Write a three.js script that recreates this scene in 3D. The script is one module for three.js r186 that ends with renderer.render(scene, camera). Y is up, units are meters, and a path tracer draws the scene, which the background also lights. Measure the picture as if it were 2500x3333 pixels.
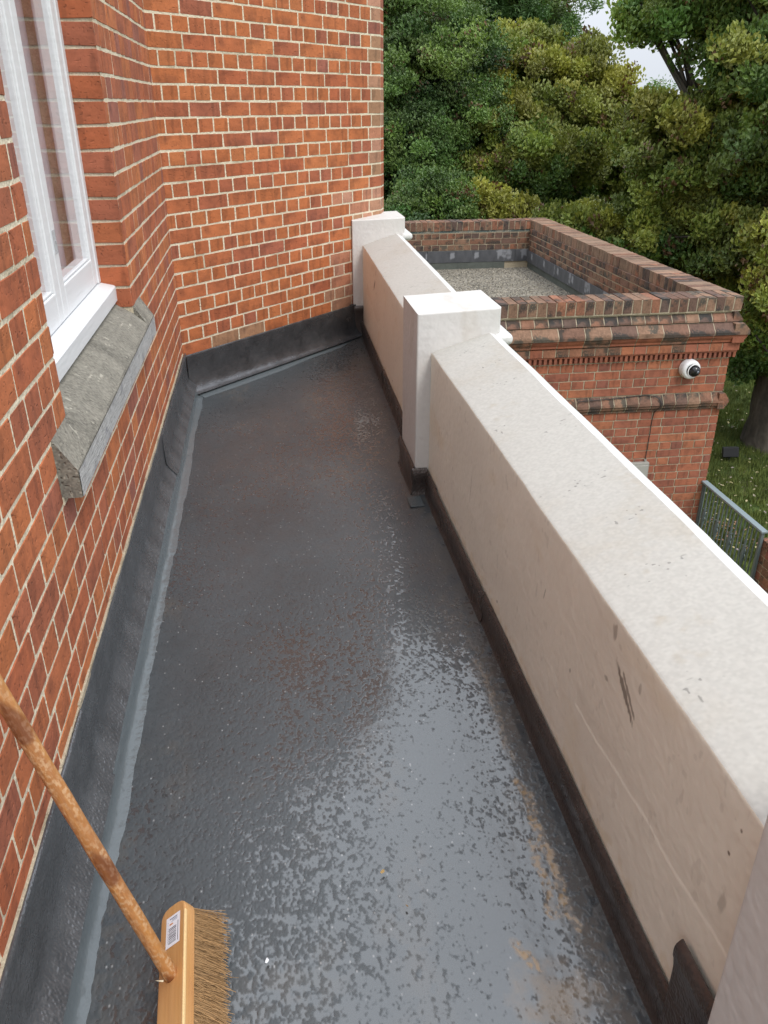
import * as THREE from 'three';
import { mergeGeometries, toCreasedNormals } from 'three/addons/utils/BufferGeometryUtils.js';
import { RoundedBoxGeometry } from 'three/addons/geometries/RoundedBoxGeometry.js';

// ---------------------------------------------------------------- camera, sky, sun, exposure
const scene = new THREE.Scene();
const camera = new THREE.PerspectiveCamera(64.3, 0.75, 0.05, 400);
camera.position.set(0, 1.482, 0);
camera.rotation.order = 'YXZ';
camera.rotation.set(THREE.MathUtils.degToRad(-26.65), THREE.MathUtils.degToRad(-7.9), THREE.MathUtils.degToRad(-0.15));
camera.updateMatrixWorld(true); camera.updateProjectionMatrix();

const renderer = new THREE.WebGLRenderer({ antialias: true });
renderer.toneMapping = THREE.LinearToneMapping;
renderer.toneMappingExposure = 1.66;
renderer.shadowMap.enabled = true;

{ // overcast sky: even grey-white cloud, a little brighter overhead
  const w = 256, h = 128, d = new Float32Array(w * h * 4);
  for (let j = 0; j < h; j++) for (let i = 0; i < w; i++) {
    const el = (j / (h - 1) - 0.5) * Math.PI, s = Math.max(0, Math.sin(el)), k = (j * w + i) * 4;
    const az = i / w * Math.PI * 2;
    const cl = 1 + 0.05 * Math.sin(az * 3 + s * 4) * Math.cos(s * 7 + az * 2) + 0.03 * Math.sin(az * 7 + 1.3 + s * 11);
    const L = (0.46 + 0.92 * s) * cl;
    d[k] = L * 0.935; d[k + 1] = L * 0.99; d[k + 2] = L * 1.075; d[k + 3] = 1;
  }
  const sky = new THREE.DataTexture(d, w, h, THREE.RGBAFormat, THREE.FloatType);
  sky.mapping = THREE.EquirectangularReflectionMapping; sky.magFilter = THREE.LinearFilter; sky.minFilter = THREE.LinearFilter;
  sky.wrapS = THREE.RepeatWrapping; sky.needsUpdate = true;
  scene.background = sky; scene.environment = sky;
}
const sun = new THREE.DirectionalLight(new THREE.Color(1.0, 0.95, 0.88), 1.05);
sun.position.set(7, 18, 9); sun.target.position.set(0, 0, -4); scene.add(sun, sun.target);
sun.castShadow = true; sun.shadow.radius = 34; sun.shadow.mapSize.set(2048, 2048);
Object.assign(sun.shadow.camera, { left: -16, right: 16, top: 16, bottom: -16, near: 1, far: 60 });

// ---------------------------------------------------------------- helpers
function RNG(seed) { let s = seed >>> 0; return () => { s = (s + 0x6D2B79F5) >>> 0; let t = s; t = Math.imul(t ^ (t >>> 15), t | 1); t ^= t + Math.imul(t ^ (t >>> 7), t | 61); return ((t ^ (t >>> 14)) >>> 0) / 4294967296; }; }
const rnd = RNG(7);
const V = (x, y, z) => new THREE.Vector3(x, y, z);
const lerp = (a, b, t) => a + (b - a) * t, clamp = (x, a = 0, b = 1) => Math.min(b, Math.max(a, x));
const sstep = (a, b, x) => { const t = clamp((x - a) / (b - a)); return t * t * (3 - 2 * t); };
function hash(x, y, s) { let h = Math.imul(x, 374761393) ^ Math.imul(y, 668265263) ^ Math.imul(s, 1274126177); h = Math.imul(h ^ (h >>> 13), 1274126177); return ((h ^ (h >>> 16)) >>> 0) / 4294967296; }
function vn(x, y, s = 0, P = 0) { // value noise, tiling with period P when given
  const xi = Math.floor(x), yi = Math.floor(y), fx = x - xi, fy = y - yi, u = fx * fx * (3 - 2 * fx), v = fy * fy * (3 - 2 * fy);
  const m = P ? (a) => ((a % P) + P) % P : (a) => a;
  const x0 = m(xi), x1 = m(xi + 1), y0 = m(yi), y1 = m(yi + 1);
  return lerp(lerp(hash(x0, y0, s), hash(x1, y0, s), u), lerp(hash(x0, y1, s), hash(x1, y1, s), u), v);
}
function fbm(x, y, s = 0, o = 4, P = 0) { let a = 0.5, t = 0, n = 0, f = 1; for (let i = 0; i < o; i++) { t += a * vn(x * f, y * f, s + i * 17, P ? P * f : 0); n += a; a *= 0.5; f *= 2; } return t / n; }
const toS = (c) => { c = clamp(c); return 255 * (c <= 0.0031308 ? 12.92 * c : 1.055 * Math.pow(c, 1 / 2.4) - 0.055); };
function tex(w, h, fn, srgb = true, wrap = THREE.RepeatWrapping) { // fn(u,v)-> [r,g,b] linear colour (srgb) or plain data
  const d = new Uint8Array(w * h * 4);
  for (let j = 0; j < h; j++) for (let i = 0; i < w; i++) {
    const c = fn(i / w, j / h, i, j), k = (j * w + i) * 4;
    for (let q = 0; q < 3; q++) { const val = typeof c === 'number' ? c : c[q]; d[k + q] = srgb ? toS(val) : clamp(val) * 255; } d[k + 3] = 255;
  }
  const t = new THREE.DataTexture(d, w, h); t.magFilter = THREE.LinearFilter; t.minFilter = THREE.LinearMipmapLinearFilter; t.generateMipmaps = true;
  t.wrapS = t.wrapT = wrap; if (srgb) t.colorSpace = THREE.SRGBColorSpace; t.needsUpdate = true; return t;
}
const std = (o) => new THREE.MeshStandardMaterial({ roughness: 0.85, ...o });
const lin = (r, g, b) => new THREE.Color().setRGB(r, g, b);
const used = {};
function numbered(n) { if (!(n in used)) { used[n] = 0; return n; } used[n]++; return n + '_' + String(used[n]).padStart(3, '0'); }
function obj(name, geo, mat, parent) {
  const m = new THREE.Mesh(geo, mat); m.castShadow = m.receiveShadow = true;
  if (parent) { m.name = name; parent.add(m); } else { m.name = numbered(name); scene.add(m); }
  return m;
}
function group(name, parent) { const g = new THREE.Group(); if (parent) { g.name = name; parent.add(g); } else { g.name = numbered(name); scene.add(g); } return g; }
function tag(o, label, category, grp, kind) { o.userData.label = label; if (category) o.userData.category = category; if (grp) o.userData.group = grp; if (kind) o.userData.kind = kind; return o; }
function structure(o, label) { o.userData.kind = 'structure'; o.userData.label = label; return o; }
function mUV(geo, sc = 1, off = [0, 0]) { // uv in metres by the face's dominant direction
  const g = geo.index ? geo.toNonIndexed() : geo, p = g.attributes.position, uv = new Float32Array(p.count * 2), a = V(), b = V(), c = V();
  for (let i = 0; i < p.count; i += 3) {
    a.fromBufferAttribute(p, i); b.fromBufferAttribute(p, i + 1); c.fromBufferAttribute(p, i + 2);
    const n = b.clone().sub(a).cross(c.clone().sub(a)), ax = Math.abs(n.x), ay = Math.abs(n.y), az = Math.abs(n.z);
    [a, b, c].forEach((q, k) => { const [u, v] = ax >= ay && ax >= az ? [-q.z, q.y] : ay >= az ? [q.x, -q.z] : [q.x, q.y]; uv[(i + k) * 2] = u / sc + off[0]; uv[(i + k) * 2 + 1] = v / sc + off[1]; });
  }
  g.setAttribute('uv', new THREE.BufferAttribute(uv, 2)); return g;
}
function bx(x0, x1, y0, y1, z0, z1) { const g = new THREE.BoxGeometry(x1 - x0, y1 - y0, z1 - z0); g.translate((x0 + x1) / 2, (y0 + y1) / 2, (z0 + z1) / 2); return g; }
function rbx(x0, x1, y0, y1, z0, z1, r = 0.004, seg = 2) { const g = new RoundedBoxGeometry(x1 - x0, y1 - y0, z1 - z0, seg, r); g.translate((x0 + x1) / 2, (y0 + y1) / 2, (z0 + z1) / 2); return g; }
const merge = (list) => mergeGeometries(list.map((g) => { const q = g.index ? g.toNonIndexed() : g; for (const k of Object.keys(q.attributes)) if (!['position', 'normal', 'uv'].includes(k)) q.deleteAttribute(k); return q; }));
function prism(pts, len) { // profile in (x,y), extruded along +z by len
  const s = new THREE.Shape(pts.map((p) => new THREE.Vector2(p[0], p[1]))); return new THREE.ExtrudeGeometry(s, { depth: len, bevelEnabled: false });
}
function planExtrude(pts, y0, y1) { // plan polygon [x,z]
  const s = new THREE.Shape(pts.map((p) => new THREE.Vector2(p[0], -p[1]))); const g = new THREE.ExtrudeGeometry(s, { depth: y1 - y0, bevelEnabled: false });
  g.rotateX(-Math.PI / 2); g.translate(0, y0, 0); return g;
}
const ndc = V();
function W(px, py, Z) { // photo pixel -> point on the plane z = Z
  ndc.set(px / 2500 * 2 - 1, 1 - py / 3333.3 * 2, 0.5).unproject(camera).sub(camera.position); return camera.position.clone().addScaledVector(ndc, Z / ndc.z);
}

// ---------------------------------------------------------------- shared materials
const brickMap = tex(512, 512, (u, v) => {
  const m = fbm(u * 6, v * 6, 3, 4, 6), f = vn(u * 140, v * 140, 9, 140), g = fbm(u * 40, v * 40, 5, 2, 40), st = fbm(u * 9, v * 60, 29, 2, 3);
  let k = 0.76 + 0.42 * (m - 0.5) + 0.16 * (g - 0.5) + 0.10 * (f - 0.5) + 0.10 * (st - 0.5);
  const pit = sstep(0.80, 0.9, vn(u * 90, v * 90, 31, 90)) * sstep(0.5, 0.65, vn(u * 12, v * 12, 2, 12));
  k *= 1 - 0.3 * pit; k *= 1 - 0.22 * sstep(0.62, 0.8, vn(u * 22, v * 3, 61, 0));
  const lime = sstep(0.66, 0.85, fbm(u * 8, v * 8, 77, 4, 8)) * 0.35, dark = sstep(0.62, 0.8, fbm(u * 5, v * 5, 51, 3, 5)) * 0.28;
  k *= 1 - dark;
  return [lerp(k, 0.85, lime), lerp(k * 0.98, 0.85, lime), lerp(k * (0.95 + 0.25 * dark), 0.8, lime)];
});
const brickBump = tex(512, 512, (u, v) => 0.5 + 0.5 * (fbm(u * 30, v * 30, 13, 3, 30) - 0.5) + 0.35 * (fbm(u * 5, v * 5, 8, 2, 5) - 0.5) - 0.4 * sstep(0.82, 0.9, vn(u * 90, v * 90, 31, 90)), false);
const TONES = [ // linear colours of the red facing bricks
  [0.54, 0.165, 0.062], [0.58, 0.185, 0.066], [0.49, 0.138, 0.056], [0.56, 0.174, 0.058], [0.46, 0.138, 0.064], [0.60, 0.200, 0.070],
  [0.44, 0.138, 0.074], [0.39, 0.134, 0.088], [0.52, 0.158, 0.062]];
const brickMats = TONES.map((c, i) => { const m = std({ color: lin(...c), map: brickMap, bumpMap: brickBump, bumpScale: 0.0035, roughness: 0.88 }); m.name = 'brick_tone_' + i; return m; });
const PALE = [[0.56, 0.24, 0.14], [0.60, 0.30, 0.20], [0.50, 0.26, 0.16], [0.46, 0.25, 0.14]];
const paleMats = PALE.map((c) => std({ color: lin(...c), map: brickMap, bumpMap: brickBump, bumpScale: 0.003, roughness: 0.9 }));
const brickMixed = std({ map: brickMap, bumpMap: brickBump, bumpScale: 0.0035, vertexColors: true, roughness: 0.88 });
// weathered brick of the extension: soot and pale lichen
const oldMap = tex(512, 512, (u, v) => {
  const m = fbm(u * 7, v * 7, 103, 4, 7), g = fbm(u * 45, v * 45, 105, 2, 45);
  let k = 0.75 + 0.6 * (m - 0.5) + 0.35 * (g - 0.5); const soot = sstep(0.5, 0.68, fbm(u * 6, v * 6, 151, 4, 6)) * 0.62;
  const li = sstep(0.70, 0.80, vn(u * 60, v * 60, 131, 60)) * sstep(0.40, 0.56, vn(u * 9, v * 9, 141, 9)) * 0.8;
  const r = k * (1 - soot), gg = k * (1 - soot * 0.75), b = k * (1 - soot * 0.6);
  return [lerp(r, 0.95, li), lerp(gg, 0.95, li * 1.1), lerp(b, 0.95, li * 1.1)];
});
const oldTones = [[0.27, 0.135, 0.085], [0.215, 0.115, 0.078], [0.33, 0.145, 0.085], [0.17, 0.10, 0.075], [0.29, 0.17, 0.11], [0.135, 0.088, 0.07]];
const oldMats = oldTones.map((c) => std({ color: lin(...c), map: oldMap, bumpMap: brickBump, bumpScale: 0.004, roughness: 0.92 }));
const extTones = [[0.38, 0.130, 0.075], [0.43, 0.148, 0.080], [0.34, 0.118, 0.074], [0.40, 0.142, 0.086], [0.30, 0.110, 0.075], [0.46, 0.170, 0.088]];
const extMats = extTones.map((c) => std({ color: lin(...c), map: brickMap, bumpMap: brickBump, bumpScale: 0.0035, roughness: 0.9 }));
const mortarMap = tex(512, 512, (u, v) => { const k = 0.88 + 0.22 * (fbm(u * 10, v * 10, 203, 4, 10) - 0.5) + 0.28 * (vn(u * 170, v * 170, 205, 170) - 0.5), d = 0.25 * sstep(0.6, 0.8, fbm(u * 5, v * 5, 207, 3, 5)); return [k * (1 - d), k * (1 - d * 1.05), k * (1 - d * 1.2)]; });
const mortarBump = tex(512, 512, (u, v) => fbm(u * 60, v * 60, 211, 3, 60), false);
const mortar = std({ color: lin(0.76, 0.67, 0.50), map: mortarMap, bumpMap: mortarBump, bumpScale: 0.004, roughness: 0.95 });
const mortarOld = std({ color: lin(0.46, 0.39, 0.28), map: mortarMap, bumpMap: mortarBump, bumpScale: 0.004, roughness: 0.95 });

// ---------------------------------------------------------------- bricklaying
function faceBrick(w, h, seed, j = 0.0016) { // uneven rounded front, bevel, sides sunk into the mortar
  const r = RNG(seed), pts = [], c = 0.0028, n = () => (r() - 0.5) * 2 * j, hw = w / 2, hh = h / 2;
  const base = w > 0.15 ? [[-hw, -hh + c], [-hw + c, -hh], [0, -hh], [hw - c, -hh], [hw, -hh + c], [hw, hh - c], [hw - c, hh], [0, hh], [-hw + c, hh], [-hw, hh - c]] : [[-hw, -hh + c], [-hw + c, -hh], [hw - c, -hh], [hw, -hh + c], [hw, hh - c], [hw - c, hh], [-hw + c, hh], [-hw, hh - c]];
  for (const b of base) pts.push([b[0] + n(), b[1] + n()]);
  const P = [], U = [], N = pts.length, ou = r(), ov = r(), sc = 0.55;
  const put = (x, y, z) => { P.push(x, y, z); U.push(x / sc + ou, y / sc + ov - z / sc); };
  const inn = pts.map(([x, y]) => [x - Math.sign(x) * 0.0016, y - Math.sign(y) * 0.0016, (r() - 0.5) * 0.0008]);
  const cz = (r() - 0.4) * 0.0012;
  for (let i = 0; i < N; i++) {
    const k = (i + 1) % N, a = inn[i], b = inn[k], A = pts[i], B = pts[k];
    put(0, 0, cz); put(a[0], a[1], a[2]); put(b[0], b[1], b[2]);
    put(a[0], a[1], a[2]); put(A[0], A[1], -0.0024); put(B[0], B[1], -0.0024); put(a[0], a[1], a[2]); put(B[0], B[1], -0.0024); put(b[0], b[1], b[2]);
    put(A[0], A[1], -0.0024); put(A[0], A[1], -0.02); put(B[0], B[1], -0.02); put(A[0], A[1], -0.0024); put(B[0], B[1], -0.02); put(B[0], B[1], -0.0024);
  }
  const g = new THREE.BufferGeometry(); g.setAttribute('position', new THREE.Float32BufferAttribute(P, 3)); g.setAttribute('uv', new THREE.Float32BufferAttribute(U, 2)); g.computeVertexNormals();
  return g;
}
const SW = 0.2135, HW = 0.101, BH = 0.0660, JT = 0.0090;
const stretchers = Array.from({ length: 10 }, (_, i) => faceBrick(SW, BH, 100 + i)), headers = Array.from({ length: 10 }, (_, i) => faceBrick(HW, BH, 200 + i));
const camP = camera.position, frustum = new THREE.Frustum().setFromProjectionMatrix(new THREE.Matrix4().multiplyMatrices(camera.projectionMatrix, camera.matrixWorldInverse));
const yAxis = V(0, 1, 0);
// list of brick specs over a face: O corner at u = 0, y = 0; U along the wall; N = U x up
function courses(u0, u1, y0, y1, { gauge = 0.075, datum = 0.068, parity = 0, cut, shift = 0, english = true, sw = SW, hw = HW } = {}) {
  const out = [];
  for (let j = Math.round((y0 - datum) / gauge); ; j++) {
    const lo = datum + gauge * (j - 1), hi = lo + gauge; if (lo > y1 - 0.03) break; if (hi < y0 + 0.03) continue;
    const head = english ? ((j % 2) + 2) % 2 === parity : false, pitch = (head ? hw : sw) + JT;
    let spans = [[u0, u1]];
    if (cut) for (const [a, b] of cut(lo + gauge / 2)) spans = spans.flatMap(([s, e]) => (b <= s || a >= e ? [[s, e]] : [[s, a], [b, e]].filter(([p, q]) => q - p > 0.02)));
    const ph = shift + (head ? -0.056 : 0) + (english ? 0 : (j % 2) * pitch / 2);
    for (const [s, e] of spans) {
      const cuts = [s]; for (let k = Math.ceil((s - ph) / pitch); ph + k * pitch < e; k++) { const q = ph + k * pitch; if (q > s + 0.035 && q < e - 0.035) cuts.push(q); } cuts.push(e);
      for (let i = 0; i + 1 < cuts.length; i++) {
        const a = cuts[i] + (i ? JT / 2 : 0), b = cuts[i + 1] - (i + 2 < cuts.length ? JT / 2 : 0);
        out.push({ u: (a + b) / 2, w: b - a, y: (lo + hi) / 2, head: b - a < 0.14, course: j });
      }
    }
  }
  return out;
}
function lay(parent, O, U, specs, pick, { max = 300, mixMat = brickMixed, toneOf, h = 1, proud = 0 } = {}) {
  const N = U.clone().cross(yAxis), basis = new THREE.Quaternion().setFromRotationMatrix(new THREE.Matrix4().makeBasis(U, yAxis, N)), e = new THREE.Euler(), q = new THREE.Quaternion();
  for (const s of specs) {
    s.p = O.clone().addScaledVector(U, s.u).addScaledVector(yAxis, s.y).addScaledVector(N, proud + 0.0013 + (rnd() - 0.5) * 0.0012);
    const d = camP.clone().sub(s.p), L = d.length(); s.score = frustum.containsPoint(s.p) ? s.w * Math.max(0.02, d.dot(N) / L) / (L * L) : -L;
    e.set((rnd() - 0.5) * 0.012, (rnd() - 0.5) * 0.010, (rnd() - 0.5) * 0.012); s.q = basis.clone().multiply(q.setFromEuler(e));
    s.g = (s.head ? headers : stretchers)[Math.floor(rnd() * 10)]; s.sc = V(s.w / (s.head ? HW : SW), h * (1 + (rnd() - 0.5) * 0.03), 1); s.m = pick(s);
  }
  const order = [...specs].sort((a, b) => b.score - a.score), rest = [];
  order.forEach((s, i) => {
    if (i < max) { const m = obj('brick', s.g, s.m, parent); m.position.copy(s.p); m.quaternion.copy(s.q); m.scale.copy(s.sc); } else rest.push(s);
  });
  if (rest.length) {
    const gs = rest.map((s) => { const g = s.g.clone(); g.applyMatrix4(new THREE.Matrix4().compose(s.p, s.q, s.sc)); const c = s.m.color, n = g.attributes.position.count, a = new Float32Array(n * 3); for (let i = 0; i < n; i++) { a[i * 3] = c.r; a[i * 3 + 1] = c.g; a[i * 3 + 2] = c.b; } g.setAttribute('color', new THREE.BufferAttribute(a, 3)); return g; });
    const m = obj('remaining_bricks', mergeGeometries(gs), mixMat, parent); m.userData.kind = 'stuff';
  }
}
const tonePick = (mats, w) => () => { let t = rnd() * w.reduce((a, b) => a + b, 0), i = 0; while ((t -= w[i]) > 0) i++; return mats[i]; };

// ---------------------------------------------------------------- the brick house: window wall, canted bay
const X0 = -0.493, Z0 = -4.555, A = THREE.MathUtils.degToRad(42.81), LB = 1.92, TOP = 3.5, TOPW = 2.62, ZE = 0.12;  // unseen house top and near end set low and short to admit sky light
const bayU = V(Math.sin(A), 0, -Math.cos(A)), bayN = V(Math.cos(A), 0, Math.sin(A));
const bayE = V(X0, 0, Z0).addScaledVector(bayU, LB);
const A2 = THREE.MathUtils.degToRad(17), chU = V(Math.sin(A2), 0, -Math.cos(A2)), chE = bayE.clone().addScaledVector(chU, 0.115), chN = V(Math.cos(A2), 0, Math.sin(A2));
const WZ0 = -1.895, WZ1 = -3.085, WY0 = 0.83, WY1 = 2.318, RM = 0.0002;
const house = tag(group('brick_house'), 'red brick house in alternating header and stretcher courses with white sash window', 'house');
{
  const f = X0 - RM, b = X0 - 0.33;
  const core = mUV(merge([bx(b, f, -0.35, 0.69, WZ1, WZ0), bx(b, f, WY1, TOPW, WZ1, WZ0), bx(b, f, -0.35, TOPW, WZ0, ZE), bx(b, f, -0.35, TOPW, Z0 - 0.05, WZ1)]), 0.5);
  const wall = obj('window_wall', core, mortar, house);
  const sp = courses(-ZE, -Z0 - 0.002, 0.15, TOPW, { parity: 0, shift: 0.03, cut: (y) => (y > 0.668 && y < 0.818 ? [[1.742, 3.26]] : y > 0.818 && y < WY1 ? [[-WZ0 - 0.0, -WZ1 + 0.0]] : []) });
  lay(wall, V(X0, 0, 0), V(0, 0, -1), sp, tonePick(brickMats, [3, 2, 4, 3, 4, 1, 2, 1, 3]));
  // reveals: the returns of the bricks at the window opening
  const revR = [], revL = []; for (let j = 11; j < 31; j++) { const y = 0.068 + 0.075 * (j - 0.5); revR.push({ u: 0.05, w: 0.1, y, head: true }); revL.push({ u: 0.05, w: 0.1, y, head: true }); }
  const rv = obj('window_reveal', mUV(bx(X0 - 0.325, X0 - 0.006, 0.70, WY1, WZ1 - 0.03, WZ1 + 0.0045), 0.5), mortar, house), rv2 = obj('window_reveal', mUV(bx(X0 - 0.325, X0 - 0.006, 0.70, WY1, WZ0 - 0.0045, WZ0 + 0.03), 0.5), mortar, house);
  lay(rv, V(X0 - 0.1, 0, WZ1 + 0.0085), V(1, 0, 0), revR, tonePick([brickMats[4], brickMats[6], brickMats[2], brickMats[8]], [3, 2, 3, 2]));
  lay(rv2, V(X0, 0, WZ0 - 0.0085), V(-1, 0, 0), revL, tonePick([brickMats[4], brickMats[6], brickMats[2]], [3, 2, 3]));
  // bay mass
  const o = (p, n) => [p.x - n.x * RM, p.z - n.z * RM];
  const C = V(X0, 0, Z0), plan = [[X0 - RM, Z0], o(C, bayN), o(bayE, bayN), o(chE, chN), [chE.x - RM, -9.5], [X0 - 3.2, -9.5], [X0 - 3.2, Z0 - 0.04], [X0 - RM, Z0 - 0.04]];
  const bay = obj('bay_wall', mUV(planExtrude([plan[1], plan[2], plan[3], plan[4], plan[5], plan[6], [X0 - 0.05, Z0 - 0.04]], -3.2, TOP - 0.004), 0.5), mortar, house);
  const bs = courses(0.001, LB, 0.15, TOP, { parity: 0, shift: 0 });
  const pPick = tonePick(brickMats, [5, 4, 3, 5, 3, 3, 1.6, 0.8, 4]);
  lay(bay, V(X0, 0, Z0), bayU, bs, (s) => {
    const nearPier = s.u > 1.28 && s.y < 0.95 && rnd() < sstep(1.25, 1.6, s.u) * 0.75, low = s.y < 0.33 && rnd() < 0.55, quoin = s.u > LB - 0.1 && rnd() < 0.85;
    return nearPier || low || quoin ? paleMats[Math.floor(rnd() * 4)] : pPick(s);
  });
  const cs = courses(0.004, 0.111, 0.75, TOP, { parity: 0, shift: 0.3 });
  const squint = group('squint_corner', house); lay(squint, bayE.clone(), chU, cs, tonePick([brickMats[4], brickMats[6], brickMats[2], paleMats[2]], [3, 2, 3, 2]));
  const rs = courses(0, 2.6, 0.75, TOP, { parity: 0, shift: 0.1 });
  const ret = group('bay_return', house); lay(ret, V(chE.x, 0, chE.z), V(0, 0, -1), rs, pPick, { max: 0 });
  // unseen roofs close the mass; the house one is kept low for more sky light
  const leadRoof = std({ color: lin(0.12, 0.125, 0.135), roughness: 0.7 });
  obj('bay_roof', planExtrude([plan[1], plan[2], plan[3], plan[4], plan[5], plan[6], [X0 - 0.05, Z0 - 0.04]], TOP - 0.002, TOP + 0.08), leadRoof, house);
  obj('unseen_house_roof', bx(X0 - 3.2, X0 + 0.02, TOPW + 0.003, TOPW + 0.1, Z0 - 0.02, ZE + 0.02), leadRoof, house);
  obj('unseen_end_wall', mUV(bx(X0 - 3.2, X0 - 0.34, -3.2, TOPW - 0.01, ZE - 0.3, ZE - 0.01), 0.5), mortar, house);  // unseen end, placed to leave open sky behind the viewpoint
  obj('rear_wall', bx(X0 - 3.3, X0 - 3.1, -3.2, TOPW - 0.01, Z0 - 0.02, ZE - 0.02), std({ color: lin(0.35, 0.3, 0.25) }), house);
  obj('terrace_base', mUV(bx(X0 - 0.3, 0.90, -3.2, -0.06, -6.0, 2.2), 0.5), mortar, house);
  // room behind the window
  const plaster = std({ color: lin(0.42, 0.40, 0.37), roughness: 0.95 });
  obj('room_lining', merge([bx(X0 - 3.05, X0 - 0.34, 0.02, 0.06, -4.5, 0.0), bx(X0 - 3.05, X0 - 0.34, 2.5, 2.55, -4.5, -0.2), bx(X0 - 3.05, X0 - 3.0, 0.06, 2.5, -4.5, -0.2), bx(X0 - 3.0, X0 - 0.34, 0.06, 2.5, -4.5, -4.45), bx(X0 - 3.0, X0 - 0.34, 0.06, 2.5, -0.25, -0.2)]), plaster, house);

  // stone sill with raised ends
  const stoneMap = tex(512, 512, (u, v) => {
    const m = fbm(u * 8, v * 8, 303, 5, 8), f = vn(u * 150, v * 150, 305, 150), st = fbm(u * 5, v * 30, 307, 3, 5); let k = 0.20 + 0.14 * (m - 0.5) + 0.12 * (f - 0.5);
    const li = sstep(0.82, 0.9, vn(u * 64, v * 64, 311, 64)) * sstep(0.4, 0.6, vn(u * 8, v * 8, 313, 8)) * 0.4; k = lerp(k, 0.6, li);
    return [k * 1.04, k * 0.97, k * 0.80];
  });
  const stoneFront = tex(512, 256, (u, v) => { const k = 0.47 + 0.16 * (fbm(u * 40, v * 3, 321, 4, 40) - 0.5) + 0.10 * (vn(u * 150, v * 75, 323, 150) - 0.5), d = sstep(0.55, 0.8, fbm(u * 26, v * 2, 325, 3, 26)) * 0.3; return [k * (1 - d), k * (1 - d), k * (1 - d * 0.9)]; });
  const stone = std({ map: stoneMap, bumpMap: brickBump, bumpScale: 0.006, roughness: 0.95, color: lin(0.95, 0.95, 0.95) }), stoneF = std({ map: stoneFront, bumpMap: brickBump, bumpScale: 0.003, roughness: 0.9, color: lin(0.84, 0.83, 0.80) });
  const sx = X0 + 0.046;
  const sill = obj('stone_sill', mUV(prism([[sx, 0.684], [sx, 0.752], [sx - 0.004, 0.757], [X0 - 0.004, 0.80], [X0 - 0.075, 0.846], [X0 - 0.16, 0.86], [X0 - 0.16, 0.684]], WZ0 - WZ1).translate(0, 0, WZ1), 0.6), stone, house);
  for (const [z0, z1] of [[-3.257, WZ1 - 0.001], [WZ0 + 0.001, -1.746]])
    obj('sill_end_stool', mUV(prism([[sx - 0.0005, 0.684], [sx - 0.0005, 0.752], [sx - 0.005, 0.758], [X0 - 0.002, 0.829], [X0 - 0.012, 0.8175], [X0 - 0.05, 0.8175], [X0 - 0.05, 0.684]], z1 - z0).translate(0, 0, z0), 0.6, [0.3, 0.2]), stone, sill);
  const ff = new THREE.PlaneGeometry(1.508, 0.064); ff.rotateY(Math.PI / 2); ff.translate(sx + 0.0015, 0.7165, -2.5015); obj('sill_face_wash', ff, stoneF, sill).userData.label = 'pale rain-washed front face of the sill';
  obj('sill_bedding', mUV(merge([bx(X0 - 0.02, X0 + 0.004, 0.668, 0.686, -3.26, -1.743)]), 0.5), mortar, sill);

  // painted timber window
  const paintBump = tex(256, 256, (u, v) => fbm(u * 6, v * 40, 401, 3, 6), false);
  const white = std({ color: lin(0.74, 0.75, 0.76), roughness: 0.38, bumpMap: paintBump, bumpScale: 0.0008 });
  const win = group('window', house), fx = X0 - 0.097, bk = X0 - 0.17;
  obj('timber_sill', mUV(prism([[X0 - 0.05, 0.848], [X0 - 0.049, 0.897], [X0 - 0.054, 0.902], [X0 - 0.1, 0.913], [X0 - 0.18, 0.92], [X0 - 0.18, 0.848]], WZ0 - WZ1 - 0.004).translate(0, 0, WZ1 + 0.002), 0.4), white, win);
  obj('frame', mUV(merge([rbx(bk, fx, 0.915, WY1 - 0.002, WZ1 + 0.006, WZ1 + 0.045, 0.003), rbx(bk, fx, 0.915, WY1 - 0.002, WZ0 - 0.045, WZ0 - 0.006, 0.003), rbx(bk, fx, WY1 - 0.06, WY1 - 0.003, WZ1 + 0.046, WZ0 - 0.046, 0.003)]), 0.4), white, win);
  const glass = new THREE.MeshPhysicalMaterial({ color: 0xffffff, roughness: 0.0, transmission: 1, thickness: 0, ior: 1.5 });
  for (const [z0, z1] of [[-3.039, -2.492], [-2.487, -1.941]]) {
    const sf = fx - 0.004, sb = bk + 0.015, st = 0.058;
    const sash = obj('sash', mUV(merge([rbx(sb, sf, 0.917, WY1 - 0.064, z0, z0 + st, 0.004), rbx(sb, sf, 0.917, WY1 - 0.064, z1 - st, z1, 0.004), rbx(sb, sf, 0.917, 1.006, z0 + st + 0.0005, z1 - st - 0.0005, 0.004), rbx(sb, sf, WY1 - 0.13, WY1 - 0.064, z0 + st + 0.0005, z1 - st - 0.0005, 0.004),
      ...[[z0 + st, z0 + st + 0.008], [z1 - st - 0.008, z1 - st]].map(([a, b]) => rbx(sb + 0.006, sf - 0.006, 1.007, WY1 - 0.131, a + 0.001, b - 0.001, 0.002)), rbx(sb + 0.006, sf - 0.006, 1.0075, 1.014, z0 + st + 0.010, z1 - st - 0.010, 0.002)]), 0.4), white, win);
    const gp = new THREE.PlaneGeometry(z1 - z0 - 2 * st, WY1 - 0.128 - 1.0); gp.rotateY(Math.PI / 2); gp.translate(sf - 0.013, (1.0 + WY1 - 0.128) / 2, (z0 + z1) / 2); obj('glass_pane', gp, glass, sash);
  }
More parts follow.
